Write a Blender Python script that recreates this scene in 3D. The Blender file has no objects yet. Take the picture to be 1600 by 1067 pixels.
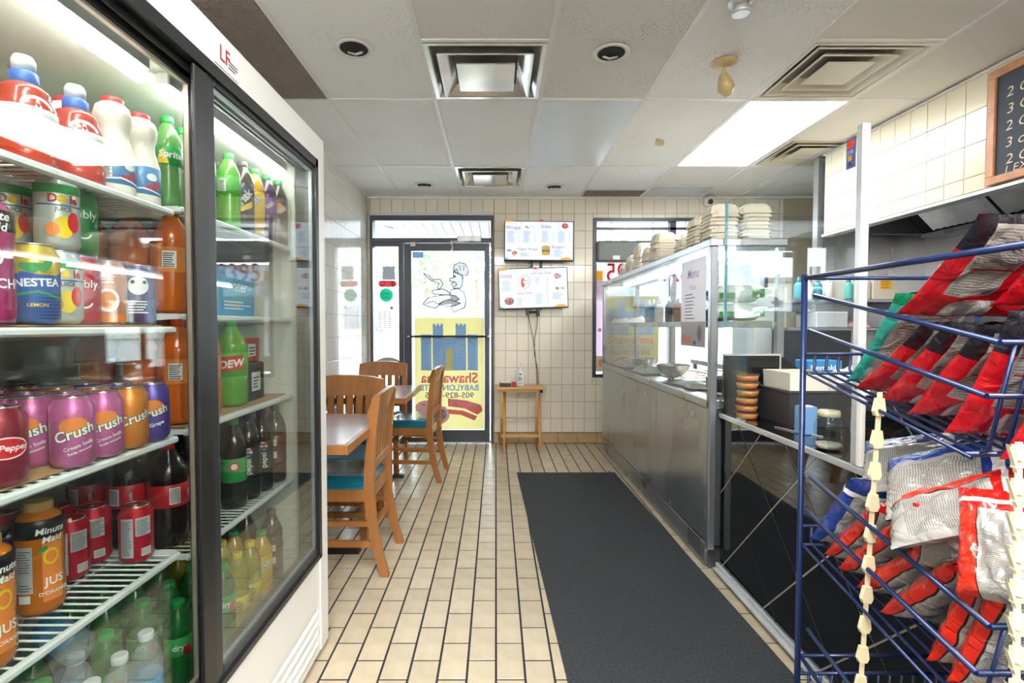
import bpy, bmesh, math, random
from mathutils import Vector, Matrix, noise
random.seed(7)
PI = math.pi
scn = bpy.context.scene
C = bpy.data.collections.new('scene_objects'); scn.collection.children.link(C)

# ---------------------------------------------------------------- camera
TH = math.atan(25/800); FPX = 800.0; CX0 = 775.0; EYE = 1.2
cam = bpy.data.cameras.new('camera'); cam.lens = 18.0; cam.sensor_width = 36.0
cam.shift_x = 25/1600; cam.clip_start = 0.02; cam.clip_end = 300
camo = bpy.data.objects.new('camera', cam); C.objects.link(camo)
camo.location = (0, 0, EYE); camo.rotation_euler = (PI/2-TH, 0, 0); scn.camera = camo
# ---------------------------------------------------------------- world, exposure
w = bpy.data.worlds.new('sky'); scn.world = w; w.use_nodes = True
wn = w.node_tree; wb = wn.nodes['Background']
wb.inputs[0].default_value = (0.86, 0.93, 1.0, 1); wb.inputs[1].default_value = 6.5
scn.view_settings.view_transform = 'Standard'; scn.view_settings.look = 'None'
scn.view_settings.gamma = 1; scn.view_settings.use_curve_mapping = False
scn.view_settings.exposure = 1.55
PANEL_STRENGTH = 7.5; FILL_STRENGTH = 15.0
try:
    scn.cycles.transparent_max_bounces = 24; scn.cycles.max_bounces = 10; scn.cycles.caustics_reflective = False
    scn.cycles.sample_clamp_indirect = 6
except Exception: pass

def U(px, py, Y):
    u = px-CX0; v = 533-py; d = v*math.sin(TH)+FPX*math.cos(TH)
    return Vector((u*Y/d, Y, EYE+Y*(v*math.cos(TH)-FPX*math.sin(TH))/d))
def UX(px, py, X):
    u = px-CX0; v = 533-py; d = v*math.sin(TH)+FPX*math.cos(TH)
    return U(px, py, X*d/u)
def UZ(px, py, z):
    p = U(px, py, 1.0); return U(px, py, (z-EYE)/(p.z-EYE))

# ---------------------------------------------------------------- materials
class E:
    """tiny wrapper to write masks as arithmetic on node sockets"""
    def __init__(s, nt, sock): s.nt = nt; s.s = sock
    def op(s, o, b=None, c=None):
        n = s.nt.nodes.new('ShaderNodeMath'); n.operation = o
        s.nt.links.new(s.s, n.inputs[0])
        for i, x in ((1, b), (2, c)):
            if x is None: continue
            if isinstance(x, E): s.nt.links.new(x.s, n.inputs[i])
            else: n.inputs[i].default_value = x
        return E(s.nt, n.outputs[0])
    def __add__(s, b): return s.op('ADD', b)
    def __sub__(s, b): return s.op('SUBTRACT', b)
    def __mul__(s, b): return s.op('MULTIPLY', b)
    def gt(s, b): return s.op('GREATER_THAN', b)
    def lt(s, b): return s.op('LESS_THAN', b)
    def between(s, a, b): return s.gt(a)*s.lt(b)
    def frac(s): return s.op('FRACT')
    def floor(s): return s.op('FLOOR')
def mixc(nt, fac, a, b):
    n = nt.nodes.new('ShaderNodeMix'); n.data_type = 'RGBA'
    if isinstance(fac, E): nt.links.new(fac.s, n.inputs[0])
    else: n.inputs[0].default_value = fac
    for i, x in ((6, a), (7, b)):
        if isinstance(x, tuple): n.inputs[i].default_value = (*x[:3], 1)
        else: nt.links.new(x, n.inputs[i])
    return n.outputs[2]
MATS = {}
def srgb(h):
    h = h.lstrip('#'); o = []
    for i in (0, 2, 4):
        c = int(h[i:i+2], 16)/255; o.append(c/12.92 if c <= .04045 else ((c+.055)/1.055)**2.4)
    return tuple(o)
def mat(name, col, rough=.5, metal=0, spec=.5, var=0, vscale=8, bump=0, bscale=60, coat=0, emit=0, alpha=None, stretch=None, per_obj=0, rvar=0):
    if name in MATS: return MATS[name]
    if isinstance(col, str): col = srgb(col)
    m = bpy.data.materials.new(name); m.use_nodes = True; nt = m.node_tree
    b = nt.nodes['Principled BSDF']; b.inputs['Base Color'].default_value = (*col, 1)
    b.inputs['Roughness'].default_value = rough; b.inputs['Metallic'].default_value = metal
    b.inputs['Specular IOR Level'].default_value = spec; b.inputs['Coat Weight'].default_value = coat
    if var or bump or rvar:
        tc = nt.nodes.new('ShaderNodeTexCoord'); mp = nt.nodes.new('ShaderNodeMapping')
        nt.links.new(tc.outputs['Object'], mp.inputs[0])
        if stretch: mp.inputs['Scale'].default_value = stretch
    c = None
    if var or rvar:
        n = nt.nodes.new('ShaderNodeTexNoise'); n.inputs['Scale'].default_value = vscale; n.inputs['Detail'].default_value = 6
        nt.links.new(mp.outputs[0], n.inputs[0])
    if var:
        r = nt.nodes.new('ShaderNodeMapRange'); r.inputs[1].default_value = .3; r.inputs[2].default_value = .7
        nt.links.new(n.outputs[0], r.inputs[0])
        c = mixc(nt, E(nt, r.outputs[0]), tuple(x*(1-var) for x in col), tuple(min(1, x*(1+var*.6)) for x in col))
        nt.links.new(c, b.inputs['Base Color'])
    if rvar:
        r = nt.nodes.new('ShaderNodeMapRange'); r.inputs[1].default_value = .3; r.inputs[2].default_value = .7
        r.inputs[3].default_value = max(0, rough-rvar); r.inputs[4].default_value = rough+rvar
        nt.links.new(n.outputs[0], r.inputs[0]); nt.links.new(r.outputs[0], b.inputs['Roughness'])
    if per_obj:
        oi = nt.nodes.new('ShaderNodeObjectInfo'); hs = nt.nodes.new('ShaderNodeHueSaturation')
        k = E(nt, oi.outputs['Random'])*(2*per_obj)+(1-per_obj)
        nt.links.new(k.s, hs.inputs['Value'])
        if c: nt.links.new(c, hs.inputs['Color'])
        else: hs.inputs['Color'].default_value = (*col, 1)
        nt.links.new(hs.outputs[0], b.inputs['Base Color'])
    if bump:
        n2 = nt.nodes.new('ShaderNodeTexNoise'); n2.inputs['Scale'].default_value = bscale; n2.inputs['Detail'].default_value = 4
        nt.links.new(mp.outputs[0], n2.inputs[0])
        bp = nt.nodes.new('ShaderNodeBump'); bp.inputs['Strength'].default_value = bump; bp.inputs['Distance'].default_value = .01
        nt.links.new(n2.outputs[0], bp.inputs['Height']); nt.links.new(bp.outputs[0], b.inputs['Normal'])
    if emit:
        b.inputs['Emission Color'].default_value = (*col, 1); b.inputs['Emission Strength'].default_value = emit
    MATS[name] = m; return m
def glass(name, tint=(.93, .97, .96), ior=1.45, haze=0, rough=0.0, body=None, bodymix=0):
    if name in MATS: return MATS[name]
    m = bpy.data.materials.new(name); m.use_nodes = True; nt = m.node_tree; nt.nodes.clear()
    out = nt.nodes.new('ShaderNodeOutputMaterial')
    tr = nt.nodes.new('ShaderNodeBsdfTransparent'); tr.inputs[0].default_value = (*tint, 1)
    gl = nt.nodes.new('ShaderNodeBsdfGlossy'); gl.inputs['Roughness'].default_value = rough
    base = tr.outputs[0]
    if body or haze:
        d = nt.nodes.new('ShaderNodeBsdfPrincipled'); bc = body or (.9, .93, .95)
        d.inputs['Base Color'].default_value = (*bc, 1); d.inputs['Roughness'].default_value = .2
        mx = nt.nodes.new('ShaderNodeMixShader'); mx.inputs[0].default_value = bodymix or haze
        nt.links.new(base, mx.inputs[1]); nt.links.new(d.outputs[0], mx.inputs[2]); base = mx.outputs[0]
    # Schlick reflectance that is the same from both sides of a thin sheet
    ge = nt.nodes.new('ShaderNodeNewGeometry'); dt_ = nt.nodes.new('ShaderNodeVectorMath'); dt_.operation = 'DOT_PRODUCT'
    nt.links.new(ge.outputs['Normal'], dt_.inputs[0]); nt.links.new(ge.outputs['Incoming'], dt_.inputs[1])
    f0 = ((ior-1)/(ior+1))**2
    fr = ((E(nt, dt_.outputs['Value']).op('ABSOLUTE')*-1)+1).op('POWER', 5)*(1-f0)+f0
    mx = nt.nodes.new('ShaderNodeMixShader'); nt.links.new(fr.s, mx.inputs[0])
    nt.links.new(base, mx.inputs[1]); nt.links.new(gl.outputs[0], mx.inputs[2])
    nt.links.new(mx.outputs[0], out.inputs[0]); MATS[name] = m; return m
def translucent(name, col, mixf=.5):
    if name in MATS: return MATS[name]
    if isinstance(col, str): col = srgb(col)
    m = bpy.data.materials.new(name); m.use_nodes = True; nt = m.node_tree; nt.nodes.clear()
    out = nt.nodes.new('ShaderNodeOutputMaterial'); d = nt.nodes.new('ShaderNodeBsdfDiffuse'); t = nt.nodes.new('ShaderNodeBsdfTranslucent')
    d.inputs[0].default_value = (*col, 1); t.inputs[0].default_value = (*col, 1)
    mx = nt.nodes.new('ShaderNodeMixShader'); mx.inputs[0].default_value = mixf
    nt.links.new(d.outputs[0], mx.inputs[1]); nt.links.new(t.outputs[0], mx.inputs[2]); nt.links.new(mx.outputs[0], out.inputs[0])
    MATS[name] = m; return m

# ---------------------------------------------------------------- mesh builder
ORG = {}
def worg(o): return ORG.get(o.as_pointer(), Vector((0, 0, 0)))
class MB:
    def __init__(s): s.v = []; s.f = []; s.m = []; s.sm = []; s.uv = None
    def add(s, vs, fs, m=0, smooth=False):
        o = len(s.v); s.v += [Vector(x) for x in vs]; s.f += [[i+o for i in f] for f in fs]
        s.m += [m]*len(fs); s.sm += [smooth]*len(fs); return s
    def box(s, x0, x1, y0, y1, z0, z1, m=0, bev=0, M=None):
        if bev <= 0:
            vs = [(x, y, z) for x in (x0, x1) for y in (y0, y1) for z in (z0, z1)]
            fs = [(0, 1, 3, 2), (4, 6, 7, 5), (0, 4, 5, 1), (2, 3, 7, 6), (0, 2, 6, 4), (1, 5, 7, 3)]
        else:
            b = min(bev, (x1-x0)*.45, (y1-y0)*.45, (z1-z0)*.45)
            bm = bmesh.new(); bmesh.ops.create_cube(bm, size=1)
            for v in bm.verts:
                v.co = Vector(((x0+x1)/2+v.co.x*(x1-x0), (y0+y1)/2+v.co.y*(y1-y0), (z0+z1)/2+v.co.z*(z1-z0)))
            bmesh.ops.bevel(bm, geom=bm.edges[:], offset=b, segments=2 if bev > .004 else 1, affect='EDGES', profile=.6)
            bm.verts.index_update(); vs = [v.co.copy() for v in bm.verts]; fs = [[v.index for v in f.verts] for f in bm.faces]; bm.free()
        if M: vs = [M @ Vector(v) for v in vs]
        return s.add(vs, fs, m)
    def tube(s, pts, r, n=8, m=0, cap=True, smooth=True, rs=None):
        pts = [Vector(p) for p in pts]; vs = []; fs = []; up = None
        for i, p in enumerate(pts):
            a = pts[max(i-1, 0)]; b = pts[min(i+1, len(pts)-1)]; t = (b-a).normalized()
            if up is None:
                up = Vector((0, 0, 1)) if abs(t.z) < .9 else Vector((1, 0, 0))
            x = t.cross(up).normalized(); y = x.cross(t).normalized(); up = y
            rr = rs[i] if rs else r
            for k in range(n):
                q = 2*PI*k/n; vs.append(p+x*rr*math.cos(q)+y*rr*math.sin(q))
        for i in range(len(pts)-1):
            for k in range(n):
                fs.append((i*n+k, i*n+(k+1) % n, (i+1)*n+(k+1) % n, (i+1)*n+k))
        s.add(vs, fs, m, smooth)
        if cap:
            o = len(s.v)-len(vs)
            for ring in (list(range(n))[::-1], [(len(pts)-1)*n+k for k in range(n)]):
                s.f.append([o+k for k in ring]); s.m.append(m); s.sm.append(False)
        return s
    def lathe(s, prof, n=24, m=0, c=(0, 0, 0), smooth=True, mfun=None, sq=None):
        vs = []; fs = []; ms = []
        for (r, z) in prof:
            for k in range(n):
                q = 2*PI*k/n + (PI/4 if n == 4 else 0); vs.append((c[0]+r*math.cos(q)*(sq or 1), c[1]+r*math.sin(q), c[2]+z))
        o = len(s.v); s.v += [Vector(v) for v in vs]
        for i in range(len(prof)-1):
            mm = mfun((prof[i][1]+prof[i+1][1])/2) if mfun else m
            for k in range(n):
                s.f.append([o+i*n+k, o+i*n+(k+1) % n, o+(i+1)*n+(k+1) % n, o+(i+1)*n+k]); s.m.append(mm); s.sm.append(smooth)
        for ring, zz in ((list(range(n))[::-1], prof[0][1]), ([(len(prof)-1)*n+k for k in range(n)], prof[-1][1])):
            i = 0 if ring[0] < n else -1
            if prof[i][0] > 1e-4:
                s.f.append([o+k for k in ring]); s.m.append(mfun(zz) if mfun else m); s.sm.append(False)
        return s
    def extr(s, poly, axis, a0, a1, m=0):
        """extrude 2-D polygon along axis ('x': poly=(y,z); 'y': (x,z); 'z': (x,y))"""
        def P(p, a): return {'x': (a, p[0], p[1]), 'y': (p[0], a, p[1]), 'z': (p[0], p[1], a)}[axis]
        n = len(poly); vs = [P(p, a0) for p in poly]+[P(p, a1) for p in poly]
        fs = [list(range(n))[::-1], [n+i for i in range(n)]]+[(i, (i+1) % n, n+(i+1) % n, n+i) for i in range(n)]
        return s.add(vs, fs, m)
    def grid(s, f, nu, nv, m=0, smooth=True):
        vs = [f(i/nu, j/nv) for j in range(nv+1) for i in range(nu+1)]
        fs = [(j*(nu+1)+i, j*(nu+1)+i+1, (j+1)*(nu+1)+i+1, (j+1)*(nu+1)+i) for j in range(nv) for i in range(nu)]
        return s.add(vs, fs, m, smooth)
    def build(s, name, mats, parent=None, world=True, fix=True):
        if not isinstance(mats, (list, tuple)): mats = [mats]
        me = bpy.data.meshes.new(name); off = worg(parent) if (parent and world) else Vector((0, 0, 0))
        me.from_pydata([v-off for v in s.v], [], s.f)
        for m in mats: me.materials.append(m)
        me.polygons.foreach_set('material_index', s.m); me.polygons.foreach_set('use_smooth', s.sm)
        if s.uv:
            l = me.uv_layers.new(name='UVMap')
            for lp in me.loops: l.data[lp.index].uv = s.uv[lp.vertex_index]
        if fix:
            bm = bmesh.new(); bm.from_mesh(me); bmesh.ops.recalc_face_normals(bm, faces=bm.faces[:]); bm.to_mesh(me); bm.free()
        me.update()
        o = bpy.data.objects.new(name, me); C.objects.link(o)
        if parent: o.parent = parent; ORG[o.as_pointer()] = off
        return o
def tag(o, label=None, cat=None, group=None, kind=None):
    if label: o['label'] = label
    if cat: o['category'] = cat
    if group: o['group'] = group
    if kind: o['kind'] = kind
    return o
def thing(name, loc, label=None, cat=None, group=None, rz=0, kind=None):
    o = bpy.data.objects.new(name, None); C.objects.link(o); o.empty_display_size = .05
    o.location = loc; o.rotation_euler = (0, 0, rz); ORG[o.as_pointer()] = Vector(loc)
    return tag(o, label, cat, group, kind)
KIDS = {}
def kids(o): return [c for c in bpy.data.objects if c.parent == o]
def dup(o, loc, rz=None, label=None, group=None, parent=None, ks=None):
    c = o.copy(); C.objects.link(c); c.location = loc
    if rz is not None: c.rotation_euler = (0, 0, rz)
    if label: c['label'] = label
    if group: c['group'] = group
    for ch in (o.children if ks is None else ks):
        d = ch.copy(); C.objects.link(d); d.parent = c
        for g in ch.children:
            e = g.copy(); C.objects.link(e); e.parent = d
    return c
# ---------------------------------------------------------------- flat print
TXT = {}
def text(s, size=1.0, bold=0, shear=0, align='CENTER'):
    key = (s, bold, shear, align)
    if key not in TXT:
        cu = bpy.data.curves.new('t', 'FONT'); cu.body = s; cu.size = 1; cu.offset = bold; cu.shear = shear
        cu.align_x = align; cu.align_y = 'CENTER'; cu.resolution_u = 3
        ob = bpy.data.objects.new('t', cu); C.objects.link(ob)
        bpy.context.view_layer.update()
        me = bpy.data.meshes.new_from_object(ob.evaluated_get(bpy.context.evaluated_depsgraph_get()))
        TXT[key] = ([(v.co.x, v.co.y) for v in me.vertices], [list(p.vertices) for p in me.polygons])
        bpy.data.objects.remove(ob); bpy.data.meshes.remove(me); bpy.data.curves.remove(cu)
    vs, fs = TXT[key]
    return ([(x*size, y*size) for x, y in vs], fs)
def xf(sh, dx=0, dy=0, rot=0, sx=1, sy=1):
    c, s = math.cos(rot), math.sin(rot)
    return ([(dx+(x*sx)*c-(y*sy)*s, dy+(x*sx)*s+(y*sy)*c) for x, y in sh[0]], sh[1])
def rect(x0, y0, x1, y1): return ([(x0, y0), (x1, y0), (x1, y1), (x0, y1)], [[0, 1, 2, 3]])
def ell(cx, cy, rx, ry=None, n=20, a0=0):
    ry = ry or rx
    return ([(cx+rx*math.cos(2*PI*i/n+a0), cy+ry*math.sin(2*PI*i/n+a0)) for i in range(n)], [list(range(n))])
def poly(p): return (list(p), [list(range(len(p)))])
def stroke(p, wd, closed=False):
    p = [Vector(q) for q in p]
    if closed: p = p+[p[0]]
    vs = []; fs = []
    for i in range(len(p)-1):
        d = (p[i+1]-p[i]); 
        if d.length < 1e-9: continue
        d.normalize(); n = Vector((-d.y, d.x))*wd/2; e = d*wd*.4; o = len(vs)
        vs += [tuple(p[i]-n-e), tuple(p[i+1]-n+e), tuple(p[i+1]+n+e), tuple(p[i]+n-e)]; fs.append([o, o+1, o+2, o+3])
    return (vs, fs)
def ring(cx, cy, r, wd, a0=0, a1=2*PI, n=24):
    vs = []; fs = []
    for i in range(n+1):
        a = a0+(a1-a0)*i/n; vs += [(cx+(r-wd/2)*math.cos(a), cy+(r-wd/2)*math.sin(a)), (cx+(r+wd/2)*math.cos(a), cy+(r+wd/2)*math.sin(a))]
    for i in range(n): fs.append([2*i, 2*i+1, 2*i+3, 2*i+2])
    return (vs, fs)
def lines(x0, y0, x1, y1, n, th=.45, rag=.3):
    """a block of illegible small print"""
    vs = []; fs = []; h = (y1-y0)/n
    for i in range(n):
        e = x1-(x1-x0)*random.random()*rag; o = len(vs); y = y0+h*i
        vs += [(x0, y), (e, y), (e, y+h*th), (x0, y+h*th)]; fs.append([o, o+1, o+2, o+3])
    return (vs, fs)
def decal(name, parent, shapes, mapf, mats, step=None, step_v=None, d0=.0004, dd=.00025, world=True, clip=None):
    """shapes: [(shape, material index)], later ones lie on top"""
    V = []; F = []; MI = []
    for li, (sh, mi) in enumerate(shapes):
        bm = bmesh.new(); bv = [bm.verts.new((x, y, 0)) for x, y in sh[0]]
        for f in sh[1]:
            try: bm.faces.new([bv[i] for i in f])
            except Exception: pass
        if clip:
            for co, no in (((clip[0], 0, 0), (-1, 0, 0)), ((clip[2], 0, 0), (1, 0, 0)), ((0, clip[1], 0), (0, -1, 0)), ((0, clip[3], 0), (0, 1, 0))):
                bmesh.ops.bisect_plane(bm, geom=bm.verts[:]+bm.edges[:]+bm.faces[:], plane_co=co, plane_no=no, clear_outer=True)
        if not bm.verts: bm.free(); continue
        for ax, st in ((0, step), (1, step_v)):
            if not st: continue
            lo = min(v.co[ax] for v in bm.verts); hi = max(v.co[ax] for v in bm.verts); x = math.floor(lo/st)*st+st
            while x < hi:
                co = [0, 0, 0]; co[ax] = x; no = [0, 0, 0]; no[ax] = 1
                bmesh.ops.bisect_plane(bm, geom=bm.verts[:]+bm.edges[:]+bm.faces[:], plane_co=co, plane_no=no); x += st
        bmesh.ops.triangulate(bm, faces=bm.faces[:])
        o = len(V); bm.verts.index_update()
        V += [Vector(mapf(v.co.x, v.co.y, d0+dd*li)) for v in bm.verts]
        for f in bm.faces: F.append([v.index+o for v in f.verts]); MI.append(mi)
        bm.free()
    me = bpy.data.meshes.new(name); off = worg(parent) if world else Vector((0, 0, 0))
    me.from_pydata([v-off for v in V], [], F)
    for m in mats: me.materials.append(m)
    me.polygons.foreach_set('material_index', MI); me.update()
    ob = bpy.data.objects.new(name, me); C.objects.link(ob); ob.parent = parent; ORG[ob.as_pointer()] = off
    return ob
def plane_map(o, u, v, n):
    o, u, v, n = Vector(o), Vector(u), Vector(v), Vector(n)
    return lambda a, b, d: o+u*a+v*b+n*d
def cyl_map(r, zc, a0=0):
    def f(a, b, d):
        R = r(zc+b) if callable(r) else r
        q = a0+a/R; return (math.cos(q)*(R+d), math.sin(q)*(R+d), zc+b)
    return f

# ---------------------------------------------------------------- common materials
white_paint = mat('white_paint', '#eceae5', .45)
black_metal = mat('black_metal', '#17181a', .35)
bronze = mat('dark_bronze_frame', '#4b4f5a', .35, metal=.3)
steel = mat('stainless_steel', (.50, .535, .58), .3, metal=.9, var=.14, vscale=2.2, stretch=(1, 1, .5), bump=.01, bscale=12, rvar=.08)
steel_brushed = mat('brushed_steel', (.36, .38, .42), .32, metal=.85, var=.12, vscale=4, stretch=(1, 1, .2), rvar=.12)
alum = mat('aluminium_trim', (.75, .77, .8), .36, metal=.7, var=.1, vscale=15)
cream_tile = mat('cream_wall_tile', '#f0eadb', .14, coat=.3, per_obj=.035, bump=.02, bscale=6)
white_tile = mat('white_wall_tile', '#e4e3de', .06, coat=.5, per_obj=.02, bump=.012, bscale=5)
grout_l = mat('light_grout', '#b4aa95', .9)
grout_b = mat('bulkhead_grout', '#a8a598', .9)
grout_d = mat('dark_grout', '#2a2c33', .9)
floor_tile_m = mat('floor_tile_beige', '#c9bda4', .24, var=.12, vscale=12, per_obj=.07, bump=.05, bscale=70)
wood = mat('honey_oak', '#a06a38', .32, var=.22, vscale=14, stretch=(1, 1, .14), coat=.35)
wood_l = mat('pale_beech', '#d9ab68', .4, var=.12, vscale=20, stretch=(.3, 1, 1))
teal = mat('teal_vinyl', '#0f6c82', .22, spec=.6, bump=.05, bscale=25, coat=.3)
# ================================================================ structure
H = 2.495; XL, XR, YB, YF = -1.3, 3.55, 5.2, -1.6
def sub(r, h):
    a0, b0, a1, b1 = r; c0, d0, c1, d1 = h
    if c0 >= a1 or c1 <= a0 or d0 >= b1 or d1 <= b0: return [r]
    o = []
    if c0 > a0: o.append((a0, b0, c0, b1))
    if c1 < a1: o.append((c1, b0, a1, b1))
    m0, m1 = max(a0, c0), min(a1, c1)
    if d0 > b0: o.append((m0, b0, m1, d0))
    if d1 < b1: o.append((m0, d1, m1, b1))
    return o
TM = {}
def tile_mesh(name, wd, ht, th, bev, m):
    k = (name, round(wd, 3), round(ht, 3), round(th, 4), m.name)
    if k not in TM:
        a, b = wd/2, ht/2
        vs = [(-a, -b, 0), (a, -b, 0), (a, b, 0), (-a, b, 0), (-a, -b, th-bev), (a, -b, th-bev), (a, b, th-bev), (-a, b, th-bev),
              (-a+bev, -b+bev, th), (a-bev, -b+bev, th), (a-bev, b-bev, th), (-a+bev, b-bev, th)]
        fs = [(0, 1, 5, 4), (1, 2, 6, 5), (2, 3, 7, 6), (3, 0, 4, 7), (4, 5, 9, 8), (5, 6, 10, 9), (6, 7, 11, 10), (7, 4, 8, 11), (8, 9, 10, 11)]
        me = bpy.data.meshes.new(name); me.from_pydata(vs, [], fs); me.materials.append(m); me.update(); TM[k] = me
    return TM[k]
def tiles(parent, name, rects, O, u, v, n, m, gap=.004, th=.006, bev=.0012, maxn=300, jitter=0):
    O, u, v, n = Vector(O), Vector(u), Vector(v), Vector(n); eye = Vector((0, 0, EYE))
    R = Matrix((u, v, n)).transposed().to_4x4()
    it = []
    for r in rects:
        wd, ht = r[2]-r[0]-gap, r[3]-r[1]-gap
        if wd < .006 or ht < .006: continue
        c = O+u*(r[0]+r[2])/2+v*(r[1]+r[3])/2; it.append(((c-eye).length, c, wd, ht))
    it.sort(key=lambda t: t[0])
    rest = MB()
    for i, (d, c, wd, ht) in enumerate(it):
        M = Matrix.Translation(c-worg(parent)+n*(random.uniform(-jitter, jitter))) @ R
        if jitter: M = M @ Matrix.Rotation(random.uniform(-.003, .003), 4, 'X') @ Matrix.Rotation(random.uniform(-.003, .003), 4, 'Y')
        me = tile_mesh(name, wd, ht, th, bev, m)
        if i < maxn:
            o = bpy.data.objects.new(name, me); C.objects.link(o); o.parent = parent; o.matrix_basis = M
        else:
            rest.add([M @ x.co + worg(parent) for x in me.vertices], [list(p.vertices) for p in me.polygons])
    if rest.v: tag(rest.build(name+'s_beyond', m, parent, fix=False), kind='stuff')
def brick_rects(x0, x1, y0, y1, wd, ht, px, py, holes=(), stagger=False):
    out = []; i0 = math.floor((x0-px)/wd); i1 = math.ceil((x1-px)/wd)
    for i in range(i0, i1):
        off = (ht/2 if (stagger and i % 2) else 0); j0 = math.floor((y0-py-off)/ht); j1 = math.ceil((y1-py-off)/ht)
        for j in range(j0, j1):
            r = [(max(x0, px+i*wd), max(y0, py+off+j*ht), min(x1, px+(i+1)*wd), min(y1, py+off+(j+1)*ht))]
            if r[0][2]-r[0][0] < .005 or r[0][3]-r[0][1] < .005: continue
            for h in holes: r = [q for s in r for q in sub(s, h)]
            out += r
    return out
def struct(o): o['kind'] = 'structure'; return o

# floor
fl = struct(MB().box(XL-.1, XR+.1, YF-.1, YB+.1, -.1, -.0022).build('floor', grout_d))
holes = [(-1.3, -2, -.66, 1.87), (1.08, -2, 4, 4.9), (.27, -2, .93, 4.06)]
tiles(fl, 'tile', brick_rects(-1.3, 1.16, 1.0, 5.2, .1, .2, 0, 3.1, holes, True), (0, 0, -.0022), (1, 0, 0), (0, 1, 0), (0, 0, 1), floor_tile_m, gap=.008, th=.0022, bev=.0007, jitter=.0002)
# back wall
P = lambda x, y: U(x, y, YB)
dx0, dx1, dz1 = P(580, 508).x, P(771, 508).x, P(700, 337).z
wx0, wx1, wz0, wz1 = P(926, 508).x, 2.75, P(930, 589).z, P(930, 340).z
bw = MB()
for r in sub((XL, 0, XR, H), (dx0, 0, dx1, dz1)):
    for q in sub(r, (wx0, wz0, wx1, wz1)): bw.box(q[0], q[2], YB+.008, YB+.15, q[1], q[3])
wall_back = struct(bw.build('wall_back', grout_l))
tiles(wall_back, 'tile', brick_rects(XL, 2.9, .108, H, .115, .173, .0975, 2.328-.173*13, [(dx0-.005, 0, dx1+.005, dz1+.028), (wx0, wz0, wx1, wz1)]),
      (0, YB+.008, 0), (1, 0, 0), (0, 0, 1), (0, -1, 0), cream_tile, jitter=.0005)
bb = struct(MB().box(dx1+.005, 1.1, YB-.004, YB+.02, 0, .106).build('baseboard_back', grout_d))
tiles(bb, 'tile', brick_rects(dx1+.005, 1.1, 0.002, .106, .2, .12, .03, -.005), (0, YB-.004, 0), (1, 0, 0), (0, 0, 1), (0, -1, 0), mat('baseboard_tile', '#c0a47c', .3, per_obj=.08, var=.1), th=.01, bev=.002)
# left wall
wl = struct(MB().box(XL-.15, XL-.003, YF, YB+.15, 0, H).build('wall_left', grout_b))
tiles(wl, 'tile', brick_rects(1.85, YB-.002, 0, H, .125, .1865, YB, 2.41-.1865*12), (XL-.003, 0, 0), (0, 1, 0), (0, 0, 1), (1, 0, 0), white_tile, gap=.004, th=.002, bev=.0008)
wr = struct(MB().box(XR, XR+.15, YF, YB+.15, 0, H).build('wall_right', mat('kitchen_wall', '#cfcdc6', .4)))
wf = struct(MB().box(XL-.15, XR+.15, YF-.15, YF, 0, H).build('wall_front', mat('plain_wall', '#ddd9cf', .6)))
# ceiling
ceil = struct(MB().box(XL-.15, XR+.15, YF-.15, YB+.15, H+.04, H+.1).build('ceiling', mat('ceiling_void', '#8c8a86', .9)))
def panel_mat(name, col, speck=1.0, rough=.7):
    m = mat(name, col, rough, var=.03, vscale=2); nt = m.node_tree; b = nt.nodes['Principled BSDF']
    if speck:
        tc = nt.nodes.new('ShaderNodeTexCoord'); vo = nt.nodes.new('ShaderNodeTexVoronoi'); vo.inputs['Scale'].default_value = 95
        oi = nt.nodes.new('ShaderNodeObjectInfo'); ad = nt.nodes.new('ShaderNodeVectorMath'); ad.operation = 'ADD'
        nt.links.new(tc.outputs['Object'], ad.inputs[0]); nt.links.new(oi.outputs['Random'], ad.inputs[1]); nt.links.new(ad.outputs[0], vo.inputs[0])
        no = nt.nodes.new('ShaderNodeTexNoise'); no.inputs['Scale'].default_value = 3.5; nt.links.new(ad.outputs[0], no.inputs[0])
        th = E(nt, no.outputs[0])*(.55*speck)-.14*speck
        sp = E(nt, vo.outputs['Distance']).op('LESS_THAN', th)
        src = b.inputs['Base Color'].links[0].from_socket
        nt.links.new(mixc(nt, sp*.75, src, (.18, .17, .16)), b.inputs['Base Color'])
    return m
pm = panel_mat('ceiling_panel_white', '#f6f6f6', .95); pm2 = panel_mat('ceiling_panel_dotted', '#e6e4df', 1.15); pms = panel_mat('ceiling_panel_smooth', '#efebe1', .25)
plastic_panel = mat('frosted_plastic_panel', '#dbe3ea', .25)
tbar = mat('ceiling_grid_white', '#eceae6', .4)
gx = [XL, -.95, -.35, .25, .85, 1.45, 2.05, 2.65, 3.25, XR]
gy = [YF, -.68, .54, 1.76, 2.98, 4.21, YB]
special = {}   # cells (i,j) handled otherwise
cells = []
for i in range(9):
    for j in range(6): cells.append([gx[i], gy[j], gx[i+1], gy[j+1], i, j])
def cut(i, j, ys):
    for c in cells:
        if c[4] == i and c[5] == j:
            cells.remove(c); a = [c[1]]+ys+[c[3]]
            for k in range(len(a)-1): cells.append([c[0], a[k], c[2], a[k+1], i, j+.1*k])
            return
cut(2, 3, [2.37]); cut(2, 5, [4.82]); cut(5, 3, [2.37]); cut(6, 4, [3.6]); cut(4, 5, [4.93]); cut(5, 5, [4.79])
vents = [(2, 3.1), (2, 5), (5, 3.1), (6, 4.1)]; lightsC = [(5, 4), (4, 0), (2, 1), (5, 0), (1, 0)]; grilles = [(0, 3), (4, 5.1)]
tb = MB()
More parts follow.
